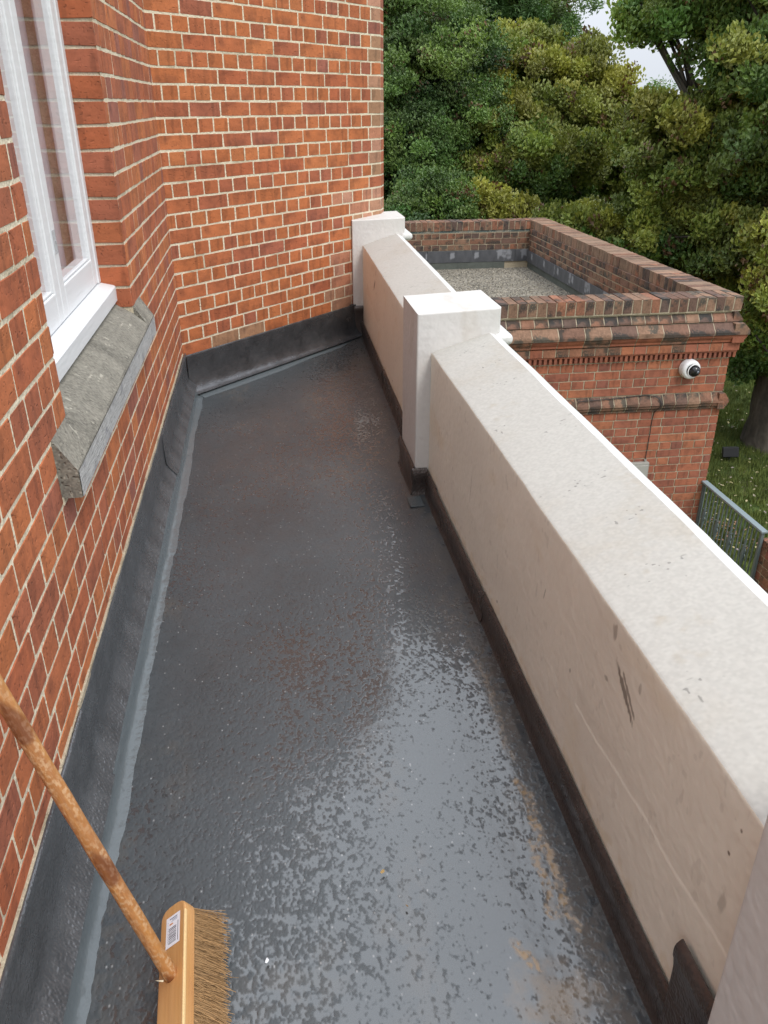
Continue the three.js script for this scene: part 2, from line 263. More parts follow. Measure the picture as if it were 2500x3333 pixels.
  const kp = obj('catch_plate', merge([rbx(fx - 0.005, fx + 0.0005, 1.10, 1.165, -2.512, -2.508, 0.001), rbx(fx - 0.005, fx + 0.0005, 1.10, 1.165, -2.528, -2.5255, 0.001), rbx(fx - 0.005, fx + 0.0005, 1.130, 1.134, -2.525, -2.513, 0.001)]), std({ color: lin(0.42, 0.42, 0.43), roughness: 0.4 }), win);
}
{ // curtain inside the room
  const P = [], I = [], n = 220, m = 6, z0 = -1.93, z1 = -3.06;
  for (let j = 0; j <= m; j++) for (let i = 0; i <= n; i++) { const t = i / n, y = lerp(0.75, 2.45, j / m), f = Math.sin(t * 46 + 0.9 * Math.sin(t * 9)) * 0.032 + Math.sin(t * 19 + 1) * 0.02; P.push(X0 - 0.235 + f * 0.8, y, lerp(z0, z1, t)); }
  for (let j = 0; j < m; j++) for (let i = 0; i < n; i++) { const a = j * (n + 1) + i; I.push(a, a + 1, a + n + 1, a + 1, a + n + 2, a + n + 1); }
  const g = new THREE.BufferGeometry(); g.setAttribute('position', new THREE.Float32BufferAttribute(P, 3)); g.setIndex(I); g.computeVertexNormals(); mUV(g);
  tag(obj('curtain', g, new THREE.MeshPhysicalMaterial({ color: lin(0.80, 0.75, 0.80), roughness: 0.95, transmission: 0.25, thickness: 0 })), 'mauve grey curtain hanging in folds behind the window glass', 'curtain');
}

// ---------------------------------------------------------------- terrace floor: grey wet roof coating
const FX0 = -0.475, FX1 = 0.66, FZ0 = -5.9, FZ1 = -0.55;
{
  const w = 640, h = 2048, zz = (v) => lerp(FZ0, FZ1, v), xx = (u) => lerp(FX0, FX1, u);
  const N = w * h, H = new Float32Array(N), WT = new Float32Array(N);
  for (let j = 0; j < h; j++) for (let i = 0; i < w; i++) {
    const x = xx(i / w), z = zz(j / h), k = j * w + i;
    const wob = fbm(x * 7, z * 5, 501, 3);
    const cell = fbm(x * 120 + wob * 3, z * 92, 503, 3), fine = vn(x * 260, z * 200, 507);
    H[k] = 0.70 * cell + 0.30 * fine;
    const pool = fbm(x * 2.2 + 3, z * 1.5, 511, 4);
    WT[k] = 0.155 + 0.55 * pool + 0.12 * (fbm(x * 12, z * 9, 513, 3) - 0.5) + 0.20 * sstep(-2.8, -1.3, z) * sstep(-0.3, 0.05, x) - 0.13 * sstep(0.40, 0.54, x) - 0.17 * sstep(-1.40, -1.75, z) * sstep(0.30, 0.10, x);
  }
  const film = (k) => sstep(0.12, -0.09, H[k] - WT[k] * 1.0 - 0.005);
  const rust = (x, z) => {
    let r = 0;
    const line = (x0, z0, x1, z1, wd) => { const t = clamp(((x - x0) * (x1 - x0) + (z - z0) * (z1 - z0)) / ((x1 - x0) ** 2 + (z1 - z0) ** 2)); const dx = x - lerp(x0, x1, t) + 0.02 * (fbm(z * 14, 3, 533, 3) - 0.5), dz = z - lerp(z0, z1, t); return sstep(wd, wd * 0.2, Math.hypot(dx, dz) + wd * 1.1 * (fbm(x * 60, z * 40, 531, 4) - 0.5)) * (0.25 + 0.75 * sstep(0.42, 0.6, fbm(x * 150, z * 110, 539, 2))); };
    r = Math.max(r, 0.75 * line(0.528, -1.42, 0.527, -1.02, 0.017), 0.7 * line(0.50, -1.24, 0.497, -1.06, 0.015), 0.25 * line(0.54, -1.9, 0.53, -1.5, 0.014), 1.0 * line(0.39, -1.01, 0.43, -0.955, 0.016));
    r = Math.max(r, 0.42 * sstep(0.13, 0.02, Math.hypot(x - 0.46, (z + 0.89) * 1.1) + 0.12 * (fbm(x * 40, z * 30, 537, 4) - 0.35)));
    r = Math.max(r, 0.06 * sstep(0.58, 0.78, fbm(x * 5, z * 3, 541, 4) + 0.22 * sstep(0.38, 0.6, x)) * sstep(0.42, 0.6, fbm(x * 50, z * 40, 543, 3) + 0.1));
    return r;
  };
  const map = tex(w, h, (u, v, i, j) => {
    const k = j * w + i, x = xx(u), z = zz(v), f = film(k);
    let c = 0.058 + 0.022 * (fbm(x * 4, z * 3, 521, 4) - 0.5) + 0.02 * (H[k] - 0.5); c *= lerp(1.06, 0.9, f);
    const grimeAndBrickTint = sstep(0.46, 0.72, fbm(x * 3 + 9, z * 2, 523, 4) + 0.16 * sstep(0.1, 0.5, x) * sstep(-1.2, -2.2, z) - 0.09 - 0.08 * sstep(-2.2, -1.4, z)) * sstep(0.3, 0.62, fbm(x * 46, z * 34, 525, 3) + 0.12);  // brown grime, with part of the brick reflection put into the floor colour
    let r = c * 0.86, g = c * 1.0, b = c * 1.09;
    r = lerp(r, 0.085, grimeAndBrickTint * 0.22); g = lerp(g, 0.072, grimeAndBrickTint * 0.22); b = lerp(b, 0.066, grimeAndBrickTint * 0.22);
    const q = rust(x, z); r = lerp(r, 0.34, q); g = lerp(g, 0.225, q); b = lerp(b, 0.11, q);
    const sp = sstep(0.9955, 0.998, hash(i >> 1, j >> 1, 551)) * 0.5; 
    return [lerp(r, 0.4, sp), lerp(g, 0.4, sp), lerp(b, 0.4, sp)];
  }, true, THREE.MirroredRepeatWrapping);
  const rough = tex(w, h, (u, v, i, j) => { const k = j * w + i, x = xx(u), z = zz(v), f = film(k); return [0, clamp(lerp(0.42 + 0.2 * (fbm(x * 30, z * 25, 561, 2) - 0.5), 0.10, f) + 0.4 * rust(x, z)), 0]; }, false, THREE.MirroredRepeatWrapping);
  const bump = tex(w, h, (u, v, i, j) => { const k = j * w + i, lvl = WT[k] + 0.005; return clamp(0.45 + 1.5 * Math.max(H[k] - lvl, -0.02) + 0.22 * (vn(xx(u) * 9, zz(v) * 8, 571) - 0.5) + 0.16 * (fbm(xx(u) * 58, zz(v) * 46, 573, 2) - 0.5)); }, false, THREE.MirroredRepeatWrapping);
  const gloss = tex(w, h, (u, v, i, j) => 0.42 + 0.58 * film(j * w + i), false, THREE.MirroredRepeatWrapping); { const d = gloss.image.data; for (let i = 0; i < d.length; i += 4) d[i + 3] = d[i]; }
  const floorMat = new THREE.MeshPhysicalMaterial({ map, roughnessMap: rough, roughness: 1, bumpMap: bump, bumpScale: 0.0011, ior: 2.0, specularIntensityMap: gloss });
  const nx = 40, nz = 210, P = [], U = [], I = [], z1 = 2.0;
  for (let j = 0; j <= nz; j++) for (let i = 0; i <= nx; i++) {
    const x = lerp(FX0, FX1, i / nx), z = lerp(FZ0, z1, j / nz);
    P.push(x, 0.006 * (fbm(x * 2.5, z * 1.8, 581, 2) - 0.5) + 0.010 * sstep(0.44, 0.60, x), z); U.push(i / nx, (z - FZ0) / (FZ1 - FZ0));
  }
  for (let j = 0; j < nz; j++) for (let i = 0; i < nx; i++) { const a = j * (nx + 1) + i; I.push(a, a + nx + 1, a + 1, a + 1, a + nx + 1, a + nx + 2); }
  const g = new THREE.BufferGeometry(); g.setAttribute('position', new THREE.Float32BufferAttribute(P, 3)); g.setAttribute('uv', new THREE.Float32BufferAttribute(U, 2)); g.setIndex(I); g.computeVertexNormals();
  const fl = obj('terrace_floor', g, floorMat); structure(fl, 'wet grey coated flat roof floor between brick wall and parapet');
  // painted fillet strips along the house wall
  const stripMat = std({ color: lin(0.11, 0.128, 0.137), roughness: 0.24, bumpMap: tex(256, 256, (u, v) => fbm(u * 14, v * 14, 591, 4, 14), false), bumpScale: 0.0022 });
  const s1 = (() => { // brushed-on sealing coat: uneven edge, small ridges
    const prof = [[0.038, 0.060], [0.048, 0.049], [0.0535, 0.034], [0.057, 0.018], [0.064, 0.007], [0.078, 0.003], [0.096, -0.003]], n = 420, m = prof.length, P = [], I = [], za = Z0 + 0.01, zb = ZE;
    for (let i = 0; i <= n; i++) for (let k = 0; k < m; k++) { const z = lerp(za, zb, i / n), q = k / (m - 1), a = prof[k][0] + (0.016 * q * q + 0.003) * (fbm(z * 9, q * 3, 593, 4) - 0.5), b = prof[k][1] + (k < m - 1 ? 0.0035 * (fbm(z * 40, q * 9, 597, 2) - 0.5) : 0); P.push(X0 + a, b, z); }
    for (let i = 0; i < n; i++) for (let k = 0; k < m - 1; k++) { const a = i * m + k; I.push(a, a + m, a + 1, a + 1, a + m, a + m + 1); }
    const g = new THREE.BufferGeometry(); g.setAttribute('position', new THREE.Float32BufferAttribute(P, 3)); g.setIndex(I); g.computeVertexNormals(); return mUV(g, 0.25);
  })();
  structure(obj('floor_fillet', s1, stripMat), 'glossy blue grey sealing strip along foot of window wall');
  // profile x -> bayN, extrude z -> bayU reversed
  const s2g = mUV(prism([[0.03, 0.026], [0.055, 0.015], [0.08, 0.008], [0.125, -0.002], [0, -0.02]], 1.62), 0.25); s2g.applyMatrix4(new THREE.Matrix4().makeBasis(bayN, yAxis, bayU.clone().negate()).setPosition(X0 + bayU.x * 1.64, 0, Z0 + bayU.z * 1.64));
  structure(obj('floor_fillet', s2g, stripMat), 'glossy blue grey sealing strip along foot of bay wall');
}

// ---------------------------------------------------------------- lead flashings
const leadBump = tex(512, 512, (u, v) => fbm(u * 7, v * 7, 601, 3, 7) * 0.8 + 0.2 * vn(u * 120, v * 120, 603, 120), false);
const leadMap = tex(512, 512, (u, v) => { const m = fbm(u * 7, v * 5, 611, 4, 7), s = fbm(u * 26, v * 26, 613, 2, 26); const k = 0.8 + 0.45 * (m - 0.5) + 0.2 * (s - 0.5); return [k, k, k]; });
const leadRough = tex(512, 512, (u, v) => [0, 0.8 + 0.5 * (fbm(u * 9, v * 9, 621, 4, 9) - 0.5), 0], false);
const lead = (c, r = 0.42, me = 0.35) => std({ color: lin(...c), map: leadMap, bumpMap: leadBump, bumpScale: 0.006, roughness: r, roughnessMap: leadRough, metalness: me });
const leadGrey = lead([0.165, 0.172, 0.182], 0.36, 0.5), leadBay = lead([0.125, 0.126, 0.132], 0.30, 0.5), leadBrown = lead([0.095, 0.077, 0.069], 0.38);
function sheet(parent, M, prof, len, mat, seed, wav = 0.003) { // lead sheet: profile (out, up) swept along -z of matrix M, thickness 3 mm, gently dented
  const n = Math.max(4, Math.round(len / 0.05)), m = prof.length, P = [], I = [], r = RNG(seed), o = r() * 50;
  for (let s = 0; s < 2; s++) for (let i = 0; i <= n; i++) for (let k = 0; k < m; k++) {
    const t = i / n * len, [a, b] = prof[k], d = wav * (fbm(t * 5 + o, b * 14, 631 + seed, 2) - 0.5) * 2, tw = k === 0 ? 0.004 * (vn(t * 3 + o, 1, seed) - 0.5) : 0;
    P.push(a + d - s * 0.003, b + tw - s * (k === m - 1 ? 0 : 0.0005), -t);
  }
  const L = (n + 1) * m;
  for (let i = 0; i < n; i++) for (let k = 0; k < m - 1; k++) { const a = i * m + k; I.push(a, a + 1, a + m, a + 1, a + m + 1, a + m, L + a, L + a + m, L + a + 1, L + a + 1, L + a + m, L + a + m + 1); }
  for (let i = 0; i < n; i++) { const a = i * m, b = a + m - 1; I.push(a, a + m, L + a, a + m, L + a + m, L + a, b, L + b, b + m, b + m, L + b, L + b + m); }
  for (let k = 0; k < m - 1; k++) { const b = n * m + k; I.push(k, L + k, k + 1, k + 1, L + k, L + k + 1, b, b + 1, L + b, b + 1, L + b + 1, L + b); }
  const g = new THREE.BufferGeometry(); g.setAttribute('position', new THREE.Float32BufferAttribute(P, 3)); g.setIndex(I);
  let q = toCreasedNormals(g.toNonIndexed(), 0.9); q = mUV(q, 0.5, [r(), r()]); q.applyMatrix4(M);
  return obj('lead_sheet', q, mat, parent);
}
const curve = (pts, n = 14) => new THREE.SplineCurve(pts.map((p) => new THREE.Vector2(...p))).getPoints(n).map((p) => [p.x, p.y]);
{
  const fl = tag(group('lead_flashing'), 'dark grey lead flashing along foot of the window wall', 'flashing');
  const prof = (t, o) => curve([[0.005 + o, t], [0.009 + o, t - 0.010], [0.008 + o, t - 0.06], [0.009 + o, 0.128], [0.014 + o, 0.100], [0.032 + o, 0.074], [0.050 + o, 0.053]], 20);
  sheet(fl, new THREE.Matrix4().makeTranslation(X0, 0, ZE - 0.01), prof(0.256, 0.006), 1.64, leadGrey, 3);
  sheet(fl, new THREE.Matrix4().makeTranslation(X0, 0, -1.26), prof(0.250, 0), 2.1, leadGrey, 4);
  sheet(fl, new THREE.Matrix4().makeTranslation(X0, 0, -3.3), prof(0.240, 0.005), 1.26, leadGrey, 5);
  // pointing smeared over the top edge
  const P = []; for (let i = 0; i < 46; i++) { const z = 0.25 - i * 0.104 + (rnd() - 0.5) * 0.05, l = 0.06 + rnd() * 0.06; P.push(mUV(rbx(X0 - 0.004, X0 + 0.0055 + rnd() * 0.002, 0.243, 0.254 + rnd() * 0.006, z - l, z + l, 0.002, 1), 0.5)); }
  obj('pointing', merge(P), mortarOld, fl);
  const bf = tag(group('lead_flashing'), 'black lead flashing along foot of the angled bay wall', 'flashing');
  const bp = curve([[0.008, 0.232], [0.011, 0.222], [0.010, 0.15], [0.013, 0.10], [0.024, 0.056], [0.044, 0.030], [0.068, 0.020]], 18);
  const B = new THREE.Matrix4().makeBasis(bayN, yAxis, bayU.clone().negate());
  sheet(bf, B.clone().setPosition(X0 + 0.012, 0, Z0 + 0.012), bp, 1.61, leadBay, 7, 0.002);
  sheet(bf, B.clone().setPosition(X0 + bayU.x * 1.52 + 0.004 * bayN.x, 0, Z0 + bayU.z * 1.52 + 0.004 * bayN.z), bp.map(([a, b]) => [a, b + (b > 0.2 ? 0.004 : 0)]), 0.085, leadBay, 8, 0.001);
}

// ---------------------------------------------------------------- parapet
const PX = 0.612;
const renderTop = tex(768, 768, (u, v) => { // gritty white render with brown weather stains, 1.2 m tile
  const f = vn(u * 210, v * 210, 701, 210), g = fbm(u * 60, v * 60, 703, 2, 60), m = fbm(u * 5, v * 5, 705, 5, 5);
  let k = 0.455 + 0.06 * (f - 0.5) + 0.02 * (g - 0.5); const st = sstep(0.5, 0.78, m) * 0.30 * sstep(0.25, 0.6, g + 0.12), sm = sstep(0.72, 0.84, fbm(u * 16, v * 16, 709, 4, 16)) * 0.35, bl = sstep(0.86, 0.9, vn(u * 130, v * 130, 711, 130)) * sstep(0.62, 0.76, vn(u * 11, v * 11, 713, 11)) * 0.4;
  k *= 1 - bl; const s = Math.max(st, sm); return [k * (1 - 0.22 * s), k * (1 - 0.34 * s), k * (1 - 0.5 * s)];
});
const renderBump = tex(512, 512, (u, v) => 0.5 * vn(u * 110, v * 110, 721, 110) + 0.5 * fbm(u * 30, v * 30, 723, 3, 30), false);
const copingMat = std({ map: renderTop, bumpMap: renderBump, bumpScale: 0.0009, roughness: 0.9, color: lin(1, 0.96, 0.875) });
const paintMap = tex(512, 512, (u, v) => { const m = fbm(u * 5, v * 5, 731, 4, 5), f = fbm(u * 50, v * 50, 733, 2, 50); let k = 0.63 + 0.06 * (m - 0.5) + 0.05 * (f - 0.5); const st = sstep(0.70, 0.88, fbm(u * 9, v * 3, 735, 4, 9)) * 0.22; return [k * (1 - st * 0.35), k * (1 - st * 0.45), k * (1 - st * 0.6)]; });
const paintBumpT = tex(512, 512, (u, v) => 0.6 * fbm(u * 9, v * 9, 741, 3, 9) + 0.4 * fbm(u * 50, v * 50, 743, 2, 50), false);
const whitePaint = std({ color: lin(1, 0.975, 0.93), map: paintMap, bumpMap: paintBumpT, bumpScale: 0.003, roughness: 0.55 });
const freshPaint = std({ color: lin(0.62, 0.615, 0.59), bumpMap: paintBumpT, bumpScale: 0.005, roughness: 0.5 });
// inner faces: white paint with brick bounce light put into its cream tint, plus scuffs, scratches and a ridge, mapped over the near section in metres
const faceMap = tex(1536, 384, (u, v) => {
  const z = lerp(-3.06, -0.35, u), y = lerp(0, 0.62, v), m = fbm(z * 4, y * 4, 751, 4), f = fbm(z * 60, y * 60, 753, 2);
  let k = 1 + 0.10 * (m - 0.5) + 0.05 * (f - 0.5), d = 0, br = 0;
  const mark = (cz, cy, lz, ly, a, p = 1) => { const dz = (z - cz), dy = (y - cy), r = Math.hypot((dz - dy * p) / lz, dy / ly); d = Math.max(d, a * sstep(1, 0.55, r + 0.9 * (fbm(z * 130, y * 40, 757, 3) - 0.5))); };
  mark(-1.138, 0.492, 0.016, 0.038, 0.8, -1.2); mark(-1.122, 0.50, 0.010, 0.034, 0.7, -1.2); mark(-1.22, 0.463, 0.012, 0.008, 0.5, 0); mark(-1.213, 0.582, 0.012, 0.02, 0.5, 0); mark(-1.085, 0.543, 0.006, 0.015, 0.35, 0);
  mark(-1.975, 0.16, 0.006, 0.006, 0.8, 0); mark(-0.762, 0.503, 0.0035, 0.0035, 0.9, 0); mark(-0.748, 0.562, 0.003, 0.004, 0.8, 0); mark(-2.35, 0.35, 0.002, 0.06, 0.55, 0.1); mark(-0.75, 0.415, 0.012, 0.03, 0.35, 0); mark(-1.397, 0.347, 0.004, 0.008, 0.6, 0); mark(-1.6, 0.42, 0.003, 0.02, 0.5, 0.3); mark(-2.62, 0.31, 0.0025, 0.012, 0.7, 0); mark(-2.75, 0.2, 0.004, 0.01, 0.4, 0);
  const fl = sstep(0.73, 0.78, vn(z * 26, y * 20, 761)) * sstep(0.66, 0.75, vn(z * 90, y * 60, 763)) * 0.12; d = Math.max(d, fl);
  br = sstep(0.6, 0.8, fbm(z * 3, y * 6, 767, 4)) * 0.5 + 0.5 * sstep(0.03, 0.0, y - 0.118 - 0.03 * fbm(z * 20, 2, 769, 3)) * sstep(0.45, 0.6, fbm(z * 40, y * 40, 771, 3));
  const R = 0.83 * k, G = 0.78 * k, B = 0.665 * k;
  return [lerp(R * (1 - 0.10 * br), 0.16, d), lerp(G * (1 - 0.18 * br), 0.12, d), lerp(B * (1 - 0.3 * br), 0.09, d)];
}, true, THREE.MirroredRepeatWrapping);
const faceBump = tex(1536, 384, (u, v) => { const z = lerp(-3.06, -0.35, u), y = lerp(0, 0.62, v); const yl = lerp(0.345, 0.30, clamp((-0.75 - z) / 0.6)) + 0.018 * (fbm(z * 9, 1, 781, 3) - 0.5); const ridge = z > -1.35 ? sstep(0.15, 0.5, vn(z * 7, 3, 787)) * sstep(-0.012, 0.0, y - yl) * sstep(0.05, 0.0, y - yl) : 0; return 0.35 * fbm(z * 8, y * 10, 783, 3) + 0.15 * fbm(z * 60, y * 60, 785, 2) + 0.22 * ridge; }, false, THREE.MirroredRepeatWrapping);
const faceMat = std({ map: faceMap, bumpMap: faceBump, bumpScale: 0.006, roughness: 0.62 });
const parapet = tag(group('parapet_wall'), 'white rendered parapet wall with sloping top and square piers', 'parapet');
function section(x0, x1, z0, z1, yo0, yo1) { // from near end (z0) to far end (z1); offsets of x and y
  const dirn = V(x1 - x0, 0, z1 - z0), L = dirn.length(); dirn.normalize();
  const n = Math.max(6, Math.round(L / 0.06)), sec = group('wall_section', parapet);
  const strip = (name, prof, mat, uvf) => {
    const P = [], U = [], I = [], m = prof.length;
    for (let i = 0; i <= n; i++) for (let k = 0; k < m; k++) {
      const t = i / n, z = lerp(z0, z1, t), a = prof[k][0] + lerp(x0, x1, t) + 0.004 * (fbm(z * 6, prof[k][1] * 9, 791, 3) - 0.5), b = prof[k][1] + lerp(yo0, yo1, t) + 0.004 * (fbm(z * 7, prof[k][0] * 9, 797, 3) - 0.5);
      P.push(a, b, z); const q = uvf(a, b, z, k); U.push(q[0], q[1]);
    }
    for (let i = 0; i < n; i++) for (let k = 0; k < m - 1; k++) { const a = i * m + k; I.push(a, a + m, a + 1, a + 1, a + m, a + m + 1); }
    const g = new THREE.BufferGeometry(); g.setAttribute('position', new THREE.Float32BufferAttribute(P, 3)); g.setAttribute('uv', new THREE.Float32BufferAttribute(U, 2)); g.setIndex(I); g.computeVertexNormals();
    return obj(name, g, mat, sec);
  };
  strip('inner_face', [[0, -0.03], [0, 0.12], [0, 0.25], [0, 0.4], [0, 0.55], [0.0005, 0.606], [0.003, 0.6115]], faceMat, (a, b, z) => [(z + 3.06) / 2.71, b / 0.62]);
  strip('coping', [[0.003, 0.6115], [0.008, 0.615], [0.05, 0.628], [0.1, 0.644], [0.15, 0.659], [0.2, 0.674], [0.23, 0.682]], copingMat, (a, b, z) => [a / 1.2, z / 1.2]);
  strip('coping_edge', [[0.23, 0.682], [0.236, 0.681], [0.268, 0.668], [0.274, 0.660], [0.274, 0.60], [0.256, 0.585], [0.256, -0.4]], freshPaint, (a, b, z) => [z / 0.6, (a + b) / 0.6]);
}
const PIER = [[-3.06, -3.40, 0.555, 0.884, 0.765, 0.779], [-5.69, -6.08, 0.578, 0.938, 0.785, 0.797], [-0.30, -0.648, 0.555, 0.884, 0.765, 0.779]];
section(PX, 0.648, -3.38, -5.72, 0.008, 0.012); section(PX, PX, -0.63, -3.08, 0, 0); section(PX, PX, 2.0, -0.32, 0, 0);
for (const [za, zb, xa, xb, ya, yb] of PIER) {
  const D = za - zb, s = new THREE.Shape(); s.moveTo(xa, -0.3); s.lineTo(xa, ya); s.lineTo(xb, yb); s.lineTo(xb, -0.3); s.closePath();
  const g = new THREE.ExtrudeGeometry(s, { depth: D - 0.016, bevelEnabled: true, bevelThickness: 0.008, bevelSize: 0.007, bevelOffset: -0.007, bevelSegments: 3 }); g.translate(0, 0, zb + 0.008);
  const pier = obj('pier', mUV(g, 0.8, [za, 0.3]), whitePaint, parapet);
  const mg = rbx(xb - 0.03, xb + 0.050, ya - 0.132, ya - 0.086, zb - 0.03, za + 0.026, 0.021, 4); obj('moulding', mUV(mg, 0.6), freshPaint, pier);
}
{ // brown lead at the parapet's foot
  const pf = tag(group('lead_flashing'), 'brown black lead flashing along foot of the white parapet', 'flashing');
  const R = (x, zn, len, dx = 0) => { const d = V(dx, 0, 1).normalize(); return new THREE.Matrix4().makeBasis(V(-1, 0, 0), yAxis, d.clone().negate()).setPosition(x - d.x * len, 0, zn - d.z * len); };
  const p = (t) => curve([[0.006, t], [0.015, t - 0.012], [0.016, t - 0.035], [0.010, t - 0.075], [0.012, 0.02], [0.022, 0.002]], 12);
  const I = (x, zn, prof, len, seed, w, dx = 0) => sheet(pf, R(x, zn, len, dx), prof, len, leadBrown, seed, w);
  I(PX - 0.004, -2.085, p(0.115), 0.80, 21, 0.002); I(PX - 0.0005, -0.79, p(0.117), 1.31, 22, 0.002);
  I(PX - 0.006, -0.64, p(0.262), 0.160, 23, 0.001);
  I(PX - 0.0005, -2.86, p(0.118), 0.205, 24, 0.0015);
  // pier sheets
  I(0.555, -3.055, p(0.135), 0.355, 25, 0.002);
  const nr = new THREE.Matrix4().makeBasis(V(0, 0, 1), yAxis, V(-1, 0, 0)).setPosition(0.542, 0, -3.06); sheet(pf, nr, p(0.128), 0.062, leadBrown, 26, 0.0015);
  I(PX + 0.001, -3.40, p(0.12), 1.1, 27, 0.002, -0.0155); I(PX + 0.014, -4.48, p(0.117), 1.22, 28, 0.002, -0.0155);
  const fr = new THREE.Matrix4().makeBasis(V(0, 0, 1), yAxis, V(-1, 0, 0)).setPosition(0.572, 0, -5.69); sheet(pf, fr, p(0.222), 0.075, leadBrown, 29, 0.001);
  I(0.555, -0.30, p(0.26), 0.345, 30, 0.001);
}
structure(obj('floor_patch', mUV(rbx(0.515, 0.575, 0.008, 0.0155, -3.02, -2.93, 0.003, 1), 0.3), std({ color: lin(0.07, 0.085, 0.09), roughness: 0.35, bumpMap: leadBump, bumpScale: 0.006 })), 'small dark sealant patch on floor at foot of pier');

// ---------------------------------------------------------------- broom
{
  const broom = tag(group('broom'), 'wooden broom with tan bristle head leaning its handle on the brick wall', 'broom');
  const wood = (u, v) => { const g = fbm(u * 3, v * 60, 801, 4, 3), r = fbm(u * 1.5, v * 9, 803, 3); return [0.60 + 0.24 * (g - 0.5) + 0.14 * (r - 0.5), 0.325 + 0.2 * (g - 0.5) + 0.1 * (r - 0.5), 0.115 + 0.1 * (g - 0.5)]; };
  const blockMat = std({ map: tex(512, 512, wood), roughness: 0.5, bumpMap: tex(256, 256, (u, v) => fbm(u * 3, v * 60, 801, 3, 3), false), bumpScale: 0.0012 });
  const handleMat = std({ map: tex(256, 1024, (u, v) => { const g = fbm(u * 8, v * 6, 811, 4, 8), dry = sstep(0.42, 0.74, fbm(u * 22, v * 150, 813, 4, 22)) * (0.5 + 0.5 * sstep(0.4, 0.6, vn(u * 4, v * 14, 819, 4))), kn = sstep(0.8, 0.9, vn(u * 3, v * 9, 817, 3)); let r = 0.42 + 0.2 * (g - 0.5), gg = 0.185 + 0.1 * (g - 0.5), b = 0.06; r = lerp(r, 0.64, dry * 0.55); gg = lerp(gg, 0.43, dry * 0.55); b = lerp(b, 0.25, dry * 0.55); return [r * (1 - 0.5 * kn), gg * (1 - 0.6 * kn), b * (1 - 0.6 * kn)]; }), roughness: 0.6, bumpMap: tex(256, 512, (u, v) => fbm(u * 16, v * 45, 813, 3, 16), false), bumpScale: 0.002 });
  const n = V(-0.60, 0.80, 0).normalize(), ax = V(0.06, 0, 1).normalize(), w = ax.clone().cross(n).normalize().negate(); if (w.x < 0) w.negate();
  const nn = n.clone().addScaledVector(ax, -n.dot(ax)).normalize(), J = V(-0.2478, 0.111, -0.9597), C = J.clone().addScaledVector(nn, -0.014).addScaledVector(ax, 0.01);
  const M = new THREE.Matrix4().makeBasis(w, ax, nn.clone()).setPosition(C); // local x = width, y = length, z = back normal
  const rr = (hw, hl, r) => { const s = new THREE.Shape(); s.moveTo(-hw + r, -hl); s.lineTo(hw - r, -hl); s.quadraticCurveTo(hw, -hl, hw, -hl + r); s.lineTo(hw, hl - r); s.quadraticCurveTo(hw, hl, hw - r, hl); s.lineTo(-hw + r, hl); s.quadraticCurveTo(-hw, hl, -hw, hl - r); s.lineTo(-hw, -hl + r); s.quadraticCurveTo(-hw, -hl, -hw + r, -hl); return s; };
  const bg = new THREE.ExtrudeGeometry(rr(0.031, 0.155, 0.026), { depth: 0.020, bevelEnabled: true, bevelThickness: 0.004, bevelSize: 0.004, bevelOffset: -0.004, bevelSegments: 3, curveSegments: 8 }); bg.translate(0, 0, -0.010);
  { const p = bg.attributes.position, uv = bg.attributes.uv; for (let i = 0; i < p.count; i++) uv.setXY(i, p.getY(i) * 2.2 + p.getZ(i) * 4, p.getX(i) * 2.2 + p.getZ(i) * 6 + 0.3); }
  const head = obj('head_block', bg, blockMat, broom); head.applyMatrix4(M);
  // sticker with a bar code
  const cv = document.createElement('canvas'); cv.width = 128; cv.height = 256; const cx = cv.getContext('2d');
  cx.fillStyle = '#e9e8ee'; cx.fillRect(0, 0, 128, 256); cx.fillStyle = '#3a3c48';
  for (let i = 0, y = 100; y < 228; i++) { const t = 3 + Math.floor(hash(i, 3, 9) * 6); cx.fillRect(34, y, 70, t); y += t + 4 + Math.floor(hash(i, 5, 9) * 5); }
  cx.fillRect(16, 70, 5, 166); cx.fillStyle = '#c98a5a'; cx.fillRect(66, 62, 32, 14); cx.fillStyle = '#55607a'; cx.fillRect(26, 20, 70, 8); cx.fillRect(26, 36, 50, 5); cx.fillStyle = '#8a8fa0'; cx.fillRect(26, 48, 60, 4); for (let i = 0; i < 14; i++) cx.fillRect(110, 40 + i * 13, 4, 8);
  const ct = new THREE.CanvasTexture(cv); ct.colorSpace = THREE.SRGBColorSpace;
  const sg = new THREE.PlaneGeometry(0.034, 0.064); sg.rotateZ(Math.PI); sg.translate(0.002, -0.098, 0.0146); const st = obj('sticker', sg, std({ map: ct, roughness: 0.45 }), broom); st.applyMatrix4(M); st.userData.label = 'white bar code sticker';
  const eb = obj('edge_band', rbx(0.0262, 0.0316, -0.128, 0.128, 0.0075, 0.0146, 0.0026, 2), std({ color: lin(0.72, 0.50, 0.24), roughness: 0.5 }), broom); eb.applyMatrix4(M); eb.userData.label = 'pale sapwood stripe along the edge';
  // bristles
  const P = [], N = [], r = RNG(77), cols = []; const G = [];
  for (let i = 0; i < 5200; i++) {
    const bxx = (r() - 0.5) * 0.050, by = (r() - 0.5) * 0.295; let dx = bxx * 0.3 + (r() - 0.5) * 0.024, dy = by * 0.07 + (r() - 0.5) * 0.030, L = 0.086 * (0.82 + 0.24 * r()); if (r() < 0.02) { dx *= 2.2; dy *= 2.4; L *= 1.12; }
    const cv1 = (r() - 0.5) * 0.010, cv2 = (r() - 0.5) * 0.010, rad = 0.00035 + 0.0003 * r(), c = 0.55 + 0.75 * r(), pts = [];
    for (let k = 0; k <= 3; k++) { const t = k / 3; pts.push(V(bxx + dx * t + cv1 * t * (1 - t) * 3, by + dy * t + cv2 * t * (1 - t) * 3, -0.012 - L * t)); }
